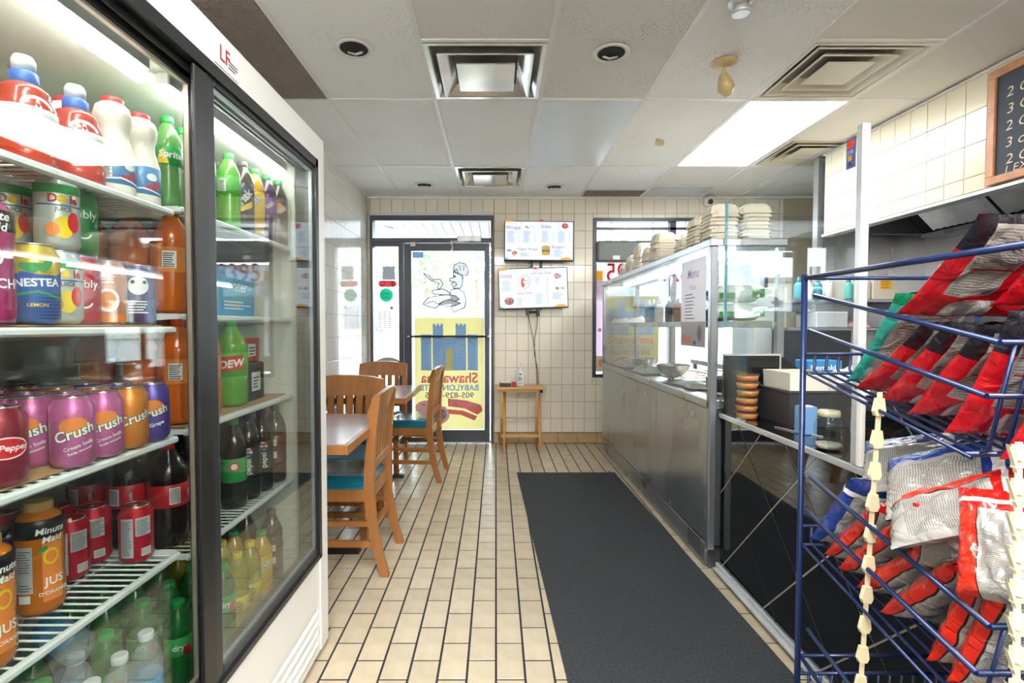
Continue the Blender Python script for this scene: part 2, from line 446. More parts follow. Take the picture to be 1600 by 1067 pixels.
for c in cells:
    x0, y0, x1, y1 = c[:4]; k = (c[4], round(c[5], 1))
    for (a0, a1, b0, b1) in ((x0-.011, x0+.011, y0, y1), (x0+.011, x1-.011, y0-.011, y0+.011)):
        tb.box(max(a0, XL), a1, b0, b1, H-.003, H+.012)
    if k in vents+lightsC+grilles: continue
    mm = pm
    if k in ((2, 3.0), (3, 3), (2, 3)): mm = pm2
    if k[0] >= 5: mm = pms
    if k == (3, 4) or k == (5, 5.1): mm = plastic_panel
    b = MB().box(-(x1-x0)/2+.008, (x1-x0)/2-.008, -(y1-y0)/2+.008, (y1-y0)/2-.008, .003, .018)
    o = b.build('ceiling_panel', mm, ceil, world=False); o.location = ((x0+x1)/2, (y0+y1)/2, H-(.004 if mm is plastic_panel else 0))
tb.build('ceiling_grid', tbar, ceil)
# bigger corner trim
struct(MB().box(XL, XR, YB-.02, YB+.008, H-.02, H-.003).build('trim_1', tbar))
# recessed troffer above the counter; the rear ones are unseen, added as fill light
lamp_m = mat('lit_diffuser', (1.0, .98, .95), .4, emit=PANEL_STRENGTH); lamp_fill = mat('added_fill_diffuser', (1.0, .98, .95), .4, emit=FILL_STRENGTH)
for k in lightsC:
    for c in cells:
        if (c[4], round(c[5], 1)) == k:
            x0, y0, x1, y1 = c[:4]; vis = k == (5, 4)
            t = thing('ceiling_light', ((x0+x1)/2, (y0+y1)/2, H), 'lit rectangular fluorescent ceiling panel above the service counter' if vis else 'added unseen fill light panel behind the viewer, %s' % {(4, 0): 'at the rear middle', (2, 1): 'over the near aisle', (5, 0): 'at the far right rear', (1, 0): 'at the left rear'}[k], 'ceiling light')
            f = MB()
            for a in ((x0+.01, x0+.02, y0+.01, y1-.01), (x1-.02, x1-.01, y0+.01, y1-.01), (x0+.02, x1-.02, y0+.01, y0+.02), (x0+.02, x1-.02, y1-.02, y1-.01)): f.box(a[0], a[1], a[2], a[3], H-.002, H+.03)
            f.build('frame', tbar, t)
            MB().box(x0+.02, x1-.02, y0+.02, y1-.02, H+.004, H+.008).build('diffuser', lamp_m if vis else lamp_fill, t)
# air diffusers (square cones)
def diffuser(x0, y0, x1, y1, rings, m, label, open_face):
    cx, cy = (x0+x1)/2, (y0+y1)/2; t = thing('ceiling_vent', (cx, cy, H), label, 'air vent', 'square ceiling vents')
    hw = (x1-x0)/2-.012
    MB().box(cx-hw, cx+hw, cy-hw, cy+hw, H+.1, H+.12).build('duct', mat('duct_dark', '#3d3f42', .35, metal=.5), t)
    def rg(prof):
        return MB().lathe([(r*math.sqrt(2), z) for r, z in prof], 4, smooth=False, c=(cx, cy, H))
    s = hw
    def part_(nm, prof, d=0):
        b = rg([(r*s, z+d) for r, z in prof]); b.f = b.f[:-2]; b.m = b.m[:-2]; b.sm = b.sm[:-2]; b.build(nm, m, t, fix=False)
    part_('outer_frame', [(1, -.004), (1, .004), (.95, .006), (.88, .02), (.80, .05), (.74, .09), (.72, .1), (.71, .09), (.78, .045), (.86, .012), (.93, -.004), (1, -.004)])
    d = -.022 if open_face else -.004
    for q, q2 in rings:
        part_('louver', [(q, 0), (q, .005), (q2, .045), (q2-.01, .043), (q-.05, .003), (q-.02, 0), (q, 0)], d); d -= .004 if open_face else 0
    r = rings[-1][1]-.06
    b = rg([(r*s, d), (r*s, d+.006), (r*s*.96, d+.006), (r*s*.9, d+.012), (r*s*.45, d+.028), (.001, d+.028)]); b.build('centre_plate', m, t)
    MB().lathe([(.001, -.004), (.012, -.003), (.014, 0)], 12, c=(cx, cy, H+d+.026)).build('screw', alum, t)
    return t
vm = mat('vent_chrome', (.78, .77, .74), .2, metal=.75, var=.15, vscale=6); vm2 = mat('vent_cream', '#e6dfcc', .35)
lab = {(2, 3.1): 'shiny square ceiling vent nearest the viewer, left of the downlight with the open hole', (2, 5): 'small looking shiny ceiling vent near the entrance wall, farthest from the viewer', (5, 3.1): 'cream square louvered ceiling vent beside the near end of the lit panel', (6, 4.1): 'cream louvered ceiling vent alongside the lit panel, behind the glass screen'}
for c in cells:
    k = (c[4], round(c[5], 1))
    if k in vents:
        diffuser(c[0], c[1], c[2], c[3], [(.80, .56)] if k[0] == 2 else [(.86, .66), (.64, .46)], vm if k[0] == 2 else vm2, lab[k], k[0] == 2)
    if k in grilles:
        x0, y0, x1, y1 = c[:4]; big = k == (0, 3)
        t = thing('ceiling_grille', ((x0+x1)/2, (y0+y1)/2, H), 'long brown eggcrate air return grille above the drinks cooler' if big else 'narrow brown return grille by the entrance wall ceiling', 'air grille')
        MB().box(x0+.012, x1-.012, y0+.012, y1-.012, H+.016, H+.02).build('backing', mat('grille_dark', '#5a5049', .8), t)
        g = MB(); gm = mat('grille_brown', '#a89e95', .5); st = .014 if big else .03
        x = x0+.014
        while x < x1-.012: g.box(x, x+.003, y0+.012, y1-.012, H-.001, H+.015); x += st
        y = y0+.014
        while y < y1-.012: g.box(x0+.012, x1-.012, y, y+.003, H, H+.015); y += st
        tag(g.build('eggcrate_grid', gm, t), kind='stuff')
# recessed downlights
for px, py, lb in ((553, 75, 'dark recessed downlight hole left of the near shiny vent'), (955, 82, 'dark recessed downlight hole right of the near shiny vent'), (663, 288, 'small dark recessed downlight near the door, left of the far vent'), (866, 291, 'small dark recessed downlight above the screens, right of the far vent')):
    p = UZ(px, py, H); t = thing('downlight', (p.x, p.y, H), lb, 'ceiling light', 'recessed downlights')
    MB().lathe([(.088, 0), (.088, -.004), (.076, -.009), (.066, -.003), (.064, .002)], 28, c=(p.x, p.y, H)).build('trim_ring', tbar, t)
    MB().lathe([(.064, -.0045), (.0635, -.0035)], 28, c=(p.x, p.y, H)).build('dark_recess', mat('recess_dark', '#151515', .8), t)
    MB().tube([(p.x-.035, p.y+.02, H-.006), (p.x, p.y+.035, H-.009), (p.x+.035, p.y+.02, H-.006)], .006, 8).build('reflector_lip', alum, t)
# beige ceiling spot
p = UZ(1132, 97, H)
t = thing('ceiling_spotlight', (p.x, p.y, H), 'small beige swivel spotlight hanging from the ceiling', 'spotlight'); bg = mat('beige_plastic', '#cdb886', .4, coat=.2)
MB().lathe([(.062, 0), (.062, -.006), (.05, -.016), (.02, -.024)], 24, c=(p.x, p.y, H)).build('base', bg, t)
MB().tube([(p.x, p.y, H-.02), (p.x-.005, p.y, H-.06)], .011, 10).build('swivel_arm', bg, t)
b = MB(); q = Vector((p.x-.005, p.y, H-.06)); d = Vector((.035, .02, -.1))
b.tube([q+d*-.05, q+d*.3, q+d*.62, q+d*.98], .03, 14, rs=[.018, .034, .042, .014]); b.build('lamp_head', bg, t)
# second spot, at the top of the frame
p = UZ(1158, 2, H)
t = thing('ceiling_spotlight', (p.x, p.y, H), 'chrome ceiling spotlight cut off by the top edge of view', 'spotlight')
MB().lathe([(.05, 0), (.05, -.008), (.02, -.02)], 20, c=(p.x, p.y, H)).build('base', alum, t)
MB().lathe([(.03, -.02), (.036, -.04), (.034, -.052), (.03, -.05)], 20, c=(p.x, p.y, H)).build('lamp_head', alum, t)
# broken bracket left on the ceiling
p = UZ(1030, 219, H)
o = MB().extr([(p.x-.03, p.y-.03), (p.x-.012, p.y-.03), (p.x+.0, p.y+.018), (p.x+.04, p.y+.02), (p.x+.04, p.y+.045), (p.x-.012, p.y+.045)], 'z', H-.022, H+.003).build('ceiling_bracket', bg)
tag(o, 'small broken beige bracket stuck to a ceiling panel', 'bracket')
# dome camera
p = U(1104, 316, YB)
t = thing('security_camera', (p.x, YB, p.z), 'white dome security camera high on the entrance wall', 'camera')
MB().box(p.x-.035, p.x+.035, YB-.02, YB+.003, p.z-.01, p.z+.05, bev=.006).build('mount', white_paint, t)
b = MB(); n = 12
b.grid(lambda a, c: (p.x+.055*math.sin(PI*c)*math.cos(2*PI*a), YB-.055+.055*math.sin(PI*c)*math.sin(2*PI*a), p.z+.055*math.cos(PI*c)), 20, 12); b.build('dome', white_paint, t)
b = MB(); b.grid(lambda a, c: (p.x+.03*math.sin(PI*c)*math.cos(2*PI*a), YB-.088+.03*math.sin(PI*c)*math.sin(2*PI*a), p.z-.01+.03*math.cos(PI*c)), 14, 8); b.build('lens', mat('lens_black', '#0c0d10', .08, coat=1), t)

# ---------------------------------------------------------------- entrance door and sidelight
clear = glass('window_glass', (.97, .99, .98))
D = thing('door_1', ((dx0+dx1)/2, YB, 0), kind='structure')
f = MB(); y0, y1 = YB-.03, YB+.09
zT = P(700, 345).z; zt1 = P(700, 372).z; zt0 = P(700, 379).z
lx0, lx1 = P(632, 508).x, P(765, 508).x
f.box(dx0, dx1, y0, y1, zT, dz1, bev=.003); f.box(dx0, P(584, 508).x, y0, y1, 0, zT, bev=.003); f.box(P(767, 508).x, dx1, y0, y1, 0, zT, bev=.003)
f.box(P(584, 508).x, P(767, 508).x, y0, y1, zt0, zt1, bev=.003); f.box(P(624, 508).x, lx0-.004, y0, y1, 0, zt0, bev=.003)
f.box(P(584, 508).x, P(624, 508).x, y0, y1, 0, .1, bev=.003); f.box(P(584, 508).x, P(624, 508).x, y0, y1, zt0-.04, zt0, bev=.003)
f.build('frame', bronze, D)
MB().box(dx0, dx1, YB-.036, YB+.02, dz1, dz1+.026).build('head_trim', mat('pale_trim', '#d8d9dd', .5), D)
MB().box(P(584, 508).x, P(767, 508).x, YB+.03, YB+.036, zt1, zT).build('transom_pane', clear, D)
MB().box(P(584, 508).x, P(624, 508).x, YB+.03, YB+.036, .1, zt0-.04).build('sidelight_pane', clear, D)
gx0, gx1, gz0, gz1 = P(643.5, 508).x, P(757, 508).x, P(700, 671).z, P(700, 391.5).z
L = MB(); L.box(lx0, gx0, YB-.012, YB+.035, .012, zt0-.006, bev=.003); L.box(gx1, lx1, YB-.012, YB+.035, .012, zt0-.006, bev=.003)
L.box(gx0, gx1, YB-.012, YB+.035, gz1, zt0-.006, bev=.003); L.box(gx0, gx1, YB-.012, YB+.035, .012, gz0, bev=.003)
leaf = L.build('door_leaf', bronze, D)
MB().box(gx0, gx1, YB+.01, YB+.016, gz0, gz1).build('pane', clear, leaf)
b = MB(); zb = P(700, 525).z
b.tube([(P(640, 525).x, YB-.06, zb), (P(763, 525).x, YB-.06, zb)], .011, 10); b.build('push_bar', black_metal, leaf)
b = MB()
for q in (640, 763): b.tube([(P(q, 525).x, YB-.06, zb), (P(q, 525).x, YB-.012, zb)], .012, 10); b.lathe([(.016, 0), (.016, .012)], 12, c=(P(q, 525).x, YB-.07, zb-.006))
b.build('bar_mount', alum, leaf)
c0 = P(715, 371); c1 = P(752, 378)
b = MB().box(c0.x, c1.x, YB-.075, YB-.03, c1.z-.005, c0.z+.005, bev=.006); b.build('closer_body', mat('closer_silver', '#c9ccd0', .3, metal=.6), D)
b = MB(); b.tube([(P(740, 0).x, YB-.08, c1.z), (P(722, 0).x, YB-.12, c1.z-.012), (P(705, 0).x, YB-.1, c1.z-.006), (P(707, 0).x, YB-.05, P(700, 388).z), (P(704, 0).x, YB-.035, P(700, 393).z)], .007, 8); b.build('closer_arm', alum, D)
# alarm contact
MB().box(P(640, 0).x, P(648, 0).x, YB-.04, YB-.012, P(0, 385).z, P(0, 378.5).z, bev=.002).build('alarm_contact', mat('magnet_beige', '#e5ddd0', .5), D)
# --- print on the door glass
paper_w = translucent('white_film', '#e6e8ec', .6); ink_g = translucent('grey_film', '#d2d2da', .35); ink_d = mat('dark_ink', '#43434c', .6)
yel = translucent('yellow_film', '#dad391', .22); blu = mat('blue_film', '#7fb0e0', .5); red = mat('red_film', '#e26f72', .5); drk = mat('slate_film', '#7a7b82', .5); pnk = mat('rose_film', '#d9a3ac', .5)
mp = plane_map((0, YB+.009, 0), (1, 0, 0), (0, 0, 1), (0, -1, 0))
def Z(x, y): q = P(500+x*.1875, 300+y*.1875); return (q.x, q.z)
Zs = lambda l: [Z(*a) for a in l]
hat = [(1110, 640), (1118, 603), (1160, 583), (1210, 592), (1236, 640), (1232, 685), (1205, 697), (1180, 688), (1120, 660)]
face = [(1112, 662), (1180, 690), (1190, 720), (1188, 765), (1165, 800), (1108, 798), (1095, 760), (1118, 748), (1076, 738), (1082, 715), (1108, 712)]
body = [(1085, 850), (1090, 810), (1150, 800), (1200, 830), (1217, 900), (1205, 960), (1112, 1000), (1092, 960), (1100, 925)]
tray = [(855, 930), (900, 880), (960, 862), (1060, 852), (1130, 862), (1160, 892), (1080, 925), (1000, 935), (960, 966), (900, 950)]
hand = [(930, 830), (945, 812), (1030, 805), (1080, 835), (1085, 855), (1000, 852), (945, 846)]
steam = [(860, 672), (905, 692), (945, 728), (1000, 722), (1026, 765), (995, 808), (975, 795), (992, 760), (930, 735), (885, 705)]
hands2 = [(990, 935), (1030, 905), (1080, 890), (1120, 905), (1170, 925), (1120, 945), (1060, 955)]
sh = []
for pl in (body, tray, hand, steam, face, hat, hands2): sh += [(poly(Zs(pl)), 0), (stroke(Zs(pl), .008, True), 1)]
sh += [(stroke(Zs([(1112, 660), (1140, 640), (1150, 672)]), .008), 1), (ell(*Z(1122, 700), .012), 1), (stroke(Zs([(1125, 745), (1140, 770), (1115, 785)]), .008), 1),
       (stroke(Zs([(1160, 610), (1170, 650)]), .006), 1), (stroke(Zs([(1200, 610), (1195, 650)]), .006), 1), (stroke(Zs([(880, 930), (940, 905), (985, 930), (1040, 900)]), .006), 1), (stroke(Zs([(1185, 700), (1196, 715), (1186, 730)]), .006), 1)]
decal('chef_film', leaf, sh, mp, [ink_g, ink_d])
# yellow poster, printed side outwards, so mirrored from here
px0, px1, pz0, pz1 = P(645, 0).x, P(756, 0).x, P(0, 670).z, P(0, 496).z
W_, H_ = px1-px0, pz1-pz0
def poster_shapes(extra):
    s = [(rect(0, 0, 1, 1.55), 0)]
    # gate towers; coordinates run as printed
    for x in (.09, .26, .59, .76):
        wv = .15; tall = x in (.26, .59)
        s.append((rect(x, .82, x+wv, 1.44 if tall else 1.32), 1))
        s.append((rect(x+.02, .84, x+wv-.02, 1.24), 4)); s.append((rect(x+.028, .84, x+wv-.028, 1.235), 1))
        if tall:
            for k in range(3): s.append((rect(x+wv*.38*k, 1.42, x+wv*.38*k+wv*.24, 1.47), 1))
            for k in range(8):
                for q in (0, 1): s.append((poly([(x+.04+q*.035, .87+k*.045), (x+.06+q*.035, .885+k*.045), (x+.04+q*.035, .9+k*.045)]), 4))
    s.append((rect(.41, .82, .59, 1.24), 1)); s.append((rect(.36, 1.2, .64, 1.27), 1))
    s.append((poly([(.45, .82), (.45, 1.02)]+[(.5+.05*math.cos(PI-PI*i/8)*1.0, 1.06+.07*math.sin(PI*i/8)) for i in range(9)]+[(.55, 1.02), (.55, .82)]), 0))
    s.append((ring(.5, 1.06, .085, .018, 0, PI, 12), 4))
    s += [(xf(text('Shawarma', .2, .02), .5, .71), 2), (xf(text('BABYLON GATE', .115, .02), .5, .575, sx=1.02), 1), (xf(text('905-829-8395', .11, .012), .5, .47, sx=1.15), 3)]
    return s+extra
def arc_text(s, size, cx, cy, r, a0, da, bold=.01):
    out = []
    for i, ch in enumerate(s):
        if ch == ' ': continue
        a = a0-da*i; out.append((xf(text(ch, size, bold), cx+r*math.cos(a), cy+r*math.sin(a), a-PI/2), 5))
    return out
wel = [(poly([(.02+.0, .26), (.05, .34), (.25, .40), (.52, .43), (.52, .32), (.28, .29), (.10, .2)]), 2), (poly([(.1, .18), (.30, .26), (.55, .28), (.60, .22), (.34, .20), (.14, .12)]), 2)]
wel += [(xf(text('WELCOME', .085, .01, .1), .29, .345, .2), 5)]
wel += [(ell(.70, .2, .2, .14), 6), (ell(.70, .2, .16, .1), 3), (ell(.84, .3, .15, .1), 6)]
for i in range(40): wel.append((ell(.7+random.uniform(-.14, .2), .25+random.uniform(-.12, .1), .018, .012, 6), random.choice([2, 6, 5, 3])))
pm_ = plane_map((px1, YB+.0085, pz0), (-W_, 0, 0), (0, 0, H_/1.55), (0, -1, 0))
decal('welcome_poster', leaf, poster_shapes(wel), pm_, [yel, blu, red, drk, paper_w, paper_w, pnk], d0=.0002, dd=.00004)
# small notices on the sidelight
def disc(px, py, rx, ry=None): q = P(px, py); return ell(q.x, q.z, rx, ry or rx)
s = [(poly([(P(594, 0).x, P(0, 415).z), (P(613.5, 0).x, P(0, 415).z), (P(613.5, 0).x, P(0, 436).z), (P(594, 0).x, P(0, 436).z)]), 0)]
q = P(604.5, 442.5)
s += [(ell(q.x-.06, q.z, .031), 1), (ell(q.x+.06, q.z, .031), 1), (rect(q.x-.06, q.z-.031, q.x+.06, q.z+.031), 1), (lines(q.x-.02, q.z-.014, q.x+.06, q.z+.018, 2), 2), (poly([(q.x-.075, q.z+.01), (q.x-.03, q.z+.01), (q.x-.045, q.z-.012)]), 2)]
q = P(602.5, 460.5)
s += [(ell(q.x, q.z, .069), 3), (xf(text('Uber', .038, .012), q.x, q.z+.018), 4), (xf(text('Eats', .038, .012), q.x, q.z-.02), 4)]
a = P(588, 476.5); b_ = P(616, 515)
s += [(rect(a.x, b_.z, b_.x, a.z), 2)]+[(lines(a.x+.015+.05*k, b_.z+.02, a.x+.05+.05*k, a.z-.05, 9), 0) for k in range(3)]+[(ell(b_.x-.03, a.z-.025, .014), 4)]
decal('stickers', D, s, plane_map((0, YB+.0295, 0), (1, 0, 0), (0, 0, 1), (0, -1, 0)), [translucent('sticker_grey', '#8e9094', .3), translucent('sticker_red', '#d8353f', .3), paper_w, translucent('sticker_green', '#1fb98a', .3), ink_d])
a = P(644.5, 393); b_ = P(661, 402)
decal('hours_sticker', leaf, [(rect(a.x, b_.z, b_.x, a.z), 0), (lines(a.x+.01, b_.z+.01, b_.x-.01, a.z-.01, 4), 1)], mp, [translucent('sticker_blue', '#6d86b8', .4), paper_w])

# ---------------------------------------------------------------- front window
Wn = thing('window_1', ((wx0+wx1)/2, YB, wz0), kind='structure')
f = MB(); t_ = .035
f.box(wx0, wx1, YB-.01, YB+.1, wz1-t_, wz1, bev=.002); f.box(wx0, wx1, YB-.01, YB+.1, wz0, wz0+t_, bev=.002); f.box(wx0, wx0+t_, YB-.01, YB+.1, wz0+t_, wz1-t_, bev=.002); f.box(wx1-t_, wx1, YB-.01, YB+.1, wz0+t_, wz1-t_, bev=.002)
mx = P(1057, 0).x; f.box(mx-.03, mx+.03, YB+.02, YB+.1, wz0+t_, wz1-t_, bev=.002); f.box(wx0+t_, wx1-t_, YB+.02, YB+.08, wz1-.115, wz1-.09)
f.build('window_frame', bronze, Wn)
MB().box(wx0+t_, wx1-t_, YB+.05, YB+.056, wz0+t_, wz1-t_).build('pane', clear, Wn)
MB().box(wx0+.01, wx1-.01, YB-.005, YB+.02, wz0+.06, wz0+.075).build('sill_rail', alum, Wn)
# dark lightbox sign hung inside the window
a = P(931, 376); b_ = P(1060, 410)
t = thing('window_sign_box', ((a.x+b_.x)/2, YB+.03, b_.z), 'grey rounded sign box hung by wires inside the front window', 'sign')
MB().box(a.x, b_.x+.3, YB-.05, YB+.03, b_.z, a.z, bev=.03).build('box', mat('sign_back_grey', '#5f6366', .5), t)
MB().box(a.x+.02, b_.x+.28, YB-.056, YB-.048, b_.z+.02, a.z-.02, bev=.003).build('back_panel', mat('sign_back_panel', '#6f7477', .45), t)
q = P(961, 403); MB().box(q.x-.035, q.x+.035, YB-.06, YB-.055, q.z-.02, q.z+.02).build('label_plate', white_paint, t)
b = MB()
for xx in (957, 1024, 1076): b.tube([(P(xx, 0).x, YB, a.z), (P(xx, 0).x, YB+.01, wz1-.03)], .002, 6)
b.build('hanging_wire', black_metal, t)
# white banner and posters stuck on the window
a = P(932, 412); z0 = P(0, 507).z
t = thing('window_banner', ((a.x+wx1)/2, YB+.04, z0), 'white window banner with a mirrored red phone number', 'banner')
MB().box(a.x, wx1-.1, YB+.045, YB+.048, z0+.25, a.z).build('sheet', translucent('banner_white', '#f0f2f6', .6), t)
decal('lettering', t, [(xf(text('829-8395', .27, .006, 0, 'RIGHT'), 0, 0, sx=.85), 0)], plane_map((a.x+.10, YB+.044, P(0, 426).z), (-1, 0, 0), (0, 0, 1), (0, -1, 0)), [translucent('banner_red', '#d0203c', .3)])
decal('stickers', t, [(rect(P(935, 0).x, P(0, 437).z, P(946, 0).x, P(0, 422).z), 0), (rect(P(935, 0).x, P(0, 441).z, P(948, 0).x, P(0, 437.5).z), 1), (rect(P(935.5, 0).x, P(0, 458).z, P(943, 0).x, P(0, 447).z), 2)],
      plane_map((0, YB+.043, 0), (1, 0, 0), (0, 0, 1), (0, -1, 0)), [translucent('stk_orange', '#f2a427', .4), translucent('stk_teal', '#35bdb4', .4), translucent('stk_red', '#dd2b30', .4)])
px0, px1, pz0, pz1 = P(946, 0).x, P(1036, 0).x, P(0, 590).z, P(0, 462).z
t = thing('coming_soon_poster', ((px0+px1)/2, YB+.04, pz0), 'yellow poster in the front window reading shawarma and coming soon', 'poster')
cs = [(poly([(.0+.04, .12), (.1, .26), (.3, .38), (.6, .42), (.62, .2), (.35, .16), (.2, .02)]), 2), (xf(text('COMING', .13, .02), .33, .29, .28), 5), (xf(text('SOON!', .12, .02), .40, .16, .2), 5), (ell(.83, .2, .14, .14), 2), (ell(.83, .2, .1, .09), 3)]
MB().box(px0, px1, YB+.036, YB+.039, pz0, pz1).build('sheet', yel, t)
decal('print', t, poster_shapes(cs), plane_map((px0, YB+.0355, pz0), (px1-px0, 0, 0), (0, 0, (pz1-pz0)/1.55), (0, -1, 0)), [yel, blu, red, drk, paper_w, paper_w, pnk], d0=.0002, dd=.00004)
a = P(931, 445)
t = thing('window_leaflet', (a.x, YB+.04, P(0, 578).z), 'pale pink and white vertical poster at the left edge of the front window', 'poster')
MB().box(a.x, a.x+.13, YB+.04, YB+.042, P(0, 579).z, a.z+.05).build('sheet', translucent('leaflet_pale', '#e8dce6', .6), t)
decal('print', t, [(rect(a.x, P(0, 579).z, a.x+.13, P(0, 556).z), 0), (rect(a.x+.04, P(0, 572).z, a.x+.09, P(0, 562).z), 1), (ell(a.x+.05, P(0, 515).z, .02), 1)], plane_map((0, YB+.0395, 0), (1, 0, 0), (0, 0, 1), (0, -1, 0)), [yel, translucent('leaf_pink', '#ee9aa0', .4)])

# ---------------------------------------------------------------- outside
gr = struct(MB().box(-40, 40, YB+.15, 80, -.12, -.03).build('ground', mat('pavement', '#8d8c89', .8, var=.1, vscale=.5)))
so = struct(MB().box(-6, 8, YB+.15, 8.6, 2.66, 2.8).build('soffit', mat('soffit_gap', '#44464a', .7)))
pl = bpy.data.meshes.new('plank'); 
plank = MB().box(-.06, .06, -1.6, 1.6, 0, .02).build('plank', mat('soffit_white', '#b3b6bb', .5), so); plank.location = (-2.6, 6.98, 2.64)
for i in range(1, 44):
    o = plank.copy(); C.objects.link(o); o.location = (-2.6+i*.135, 6.98, 2.64)
t = MB().lathe([(.17, 0), (.17, -.03), (.14, -.05)], 20, c=(-1.68, 7.6, 2.64)).build('soffit_lamp', mat('lamp_grey', '#8a8d92', .5)); tag(t, 'round grey lamp on the plank soffit outside the door', 'outdoor lamp')
def tree(x, y, h, r, label, col):
    t = thing('tree', (x, y, -.03), label, 'tree', 'trees across the street')
    MB().tube([(x, y, -.03), (x+.1, y, h*.35), (x, y+.1, h*.6)], .16, 8, rs=[.2, .15, .08]).build('trunk', mat('bark', '#6d5f52', .9), t)
    b = MB(); rnd = random.Random(int(x*10))
    for i in range(1500):
        v = Vector((rnd.gauss(0, 1), rnd.gauss(0, 1), rnd.gauss(0, 1))).normalized()*r*(rnd.random()**.4)
        c = Vector((x, y, h*.68))+Vector((v.x, v.y, v.z*.85)); s_ = .12+.1*rnd.random()
        a_ = Vector((rnd.gauss(0, 1), rnd.gauss(0, 1), rnd.gauss(0, 1))).normalized(); q_ = a_.orthogonal().normalized()
        b.add([c, c+a_*s_+q_*s_*.5, c+a_*s_*2, c+a_*s_-q_*s_*.5], [(0, 1, 2, 3)])
    tag(b.build('foliage', translucent('leaves_'+col, '#'+col, .4), t, fix=False), kind='stuff')
tree(-3.6, 26, 7, 2.4, 'pale green leafy tree seen through the door glass', '86a578'); tree(-1.2, 31, 8, 2.8, 'larger tree behind, towards the hinge side of the door glass', '7f9c86')
tree(6.5, 28, 7.5, 2.6, 'tree seen through the front window', '86a578'); tree(-7.5, 29, 7, 2.5, 'tree seen through the sidelight', '7f9c86')
# parked car
t = thing('parked_car', (-3.1, 9.6, -.03), 'white car parked outside, seen through the sidelight', 'car')
prof = [(-5.2, .35), (-5.25, .75), (-4.9, .95), (-4.2, 1.05), (-3.7, 1.48), (-2.4, 1.52), (-1.7, 1.1), (-1.15, 1.0), (-1.05, .7), (-1.1, .35)]
bd = MB().extr(prof, 'y', 8.75, 10.4); bd.build('body', mat('car_white', '#eef1f5', .2, coat=1), t)
MB().extr([(-4.05, 1.08), (-3.62, 1.42), (-2.45, 1.45), (-1.9, 1.1)], 'y', 8.74, 10.41).build('side_window', mat('car_glass', '#27303a', .1), t)
for wx in (-1.85, -4.4):
    b = MB(); b.tube([(wx, 8.72, .32), (wx, 8.95, .32)], .34, 24); b.build('wheel', mat('tyre', '#26282c', .8), t)
    b = MB(); b.tube([(wx, 8.71, .32), (wx, 8.73, .32)], .2, 16); b.build('hubcap', alum, t)
# building across the street
t = thing('shop_building', (0, 46, 0), 'long low pale building across the street', 'building')
MB().box(-30, 34, 45, 52, 0, 5).build('wall', mat('far_wall', '#c9c3ba', .8), t)
MB().box(-30.5, 34.5, 44.6, 52.5, 5, 5.4).build('roof', mat('far_roof', '#8c8a88', .8), t)
wm = mat('far_window', '#5c6a78', .2)
for i in range(12):
    MB().box(-28+i*5, -25+i*5, 44.95, 45.05, 1, 3.4).build('window', wm, t)
# ================================================================ drinks cooler
FX, CY0, CY1 = -.63, .34, 1.89
K = thing('drinks_cooler', (-.94, 1.1, 0), 'tall white double sliding glass door drinks cooler with black door frames', 'cooler')
wht = mat('cooler_white', '#e8e9e6', .3, coat=.3); inner = mat('cooler_inner', '#dfe0d4', .45)
bk = MB()
bk.box(-1.27, FX, CY1-.03, CY1, .03, 1.87); bk.box(-1.27, FX, CY0, CY0+.03, .03, 1.87); bk.box(-1.27, -1.24, CY0+.03, CY1-.03, .03, 1.87)
bk.box(-1.24, FX, CY0+.03, CY1-.03, 1.785, 1.87); bk.box(-1.24, -.70, CY0+.03, CY1-.03, .22, .28)
bk.box(-.665, FX, CY1-.075, CY1-.03, .03, 1.785); bk.box(-.665, FX, CY0+.03, CY0+.075, .03, 1.785)
bk.build('cabinet', wht, K)
li = MB(); li.box(-1.238, -1.225, CY0+.03, CY1-.03, .28, 1.785); li.box(-1.225, -.72, CY1-.045, CY1-.031, .28, 1.785); li.box(-1.225, -.72, CY0+.031, CY0+.045, .28, 1.785); li.box(-1.225, -.72, CY0+.045, CY1-.045, 1.765, 1.784); li.box(-1.225, -.72, CY0+.045, CY1-.045, .28, .292)
li.build('liner', inner, K)
# base panel with louvres
b = MB(); b.box(-.66, FX-.004, CY0+.075, CY1-.075, .2, .37); b.box(-.66, FX-.004, CY0+.03, CY0+.2, .03, .2); b.box(-.66, FX-.004, CY1-.1, CY1-.03, .03, .2); b.box(-.66, FX-.004, CY0+.2, CY1-.1, .03, .05)
base = b.build('base_panel', wht, K)
for i in range(4):
    z = .055+i*.036
    b = MB().extr([(-.66, z), (FX-.002, z+.006), (FX-.002, z+.012), (-.66, z+.028)], 'y', CY0+.2, CY1-.1); b.build('louver', wht, base)
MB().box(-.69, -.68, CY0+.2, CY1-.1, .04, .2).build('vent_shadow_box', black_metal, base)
MB().box(-1.2, -.7, CY0+.05, CY1-.05, 0, .03).build('foot_frame', black_metal, K)
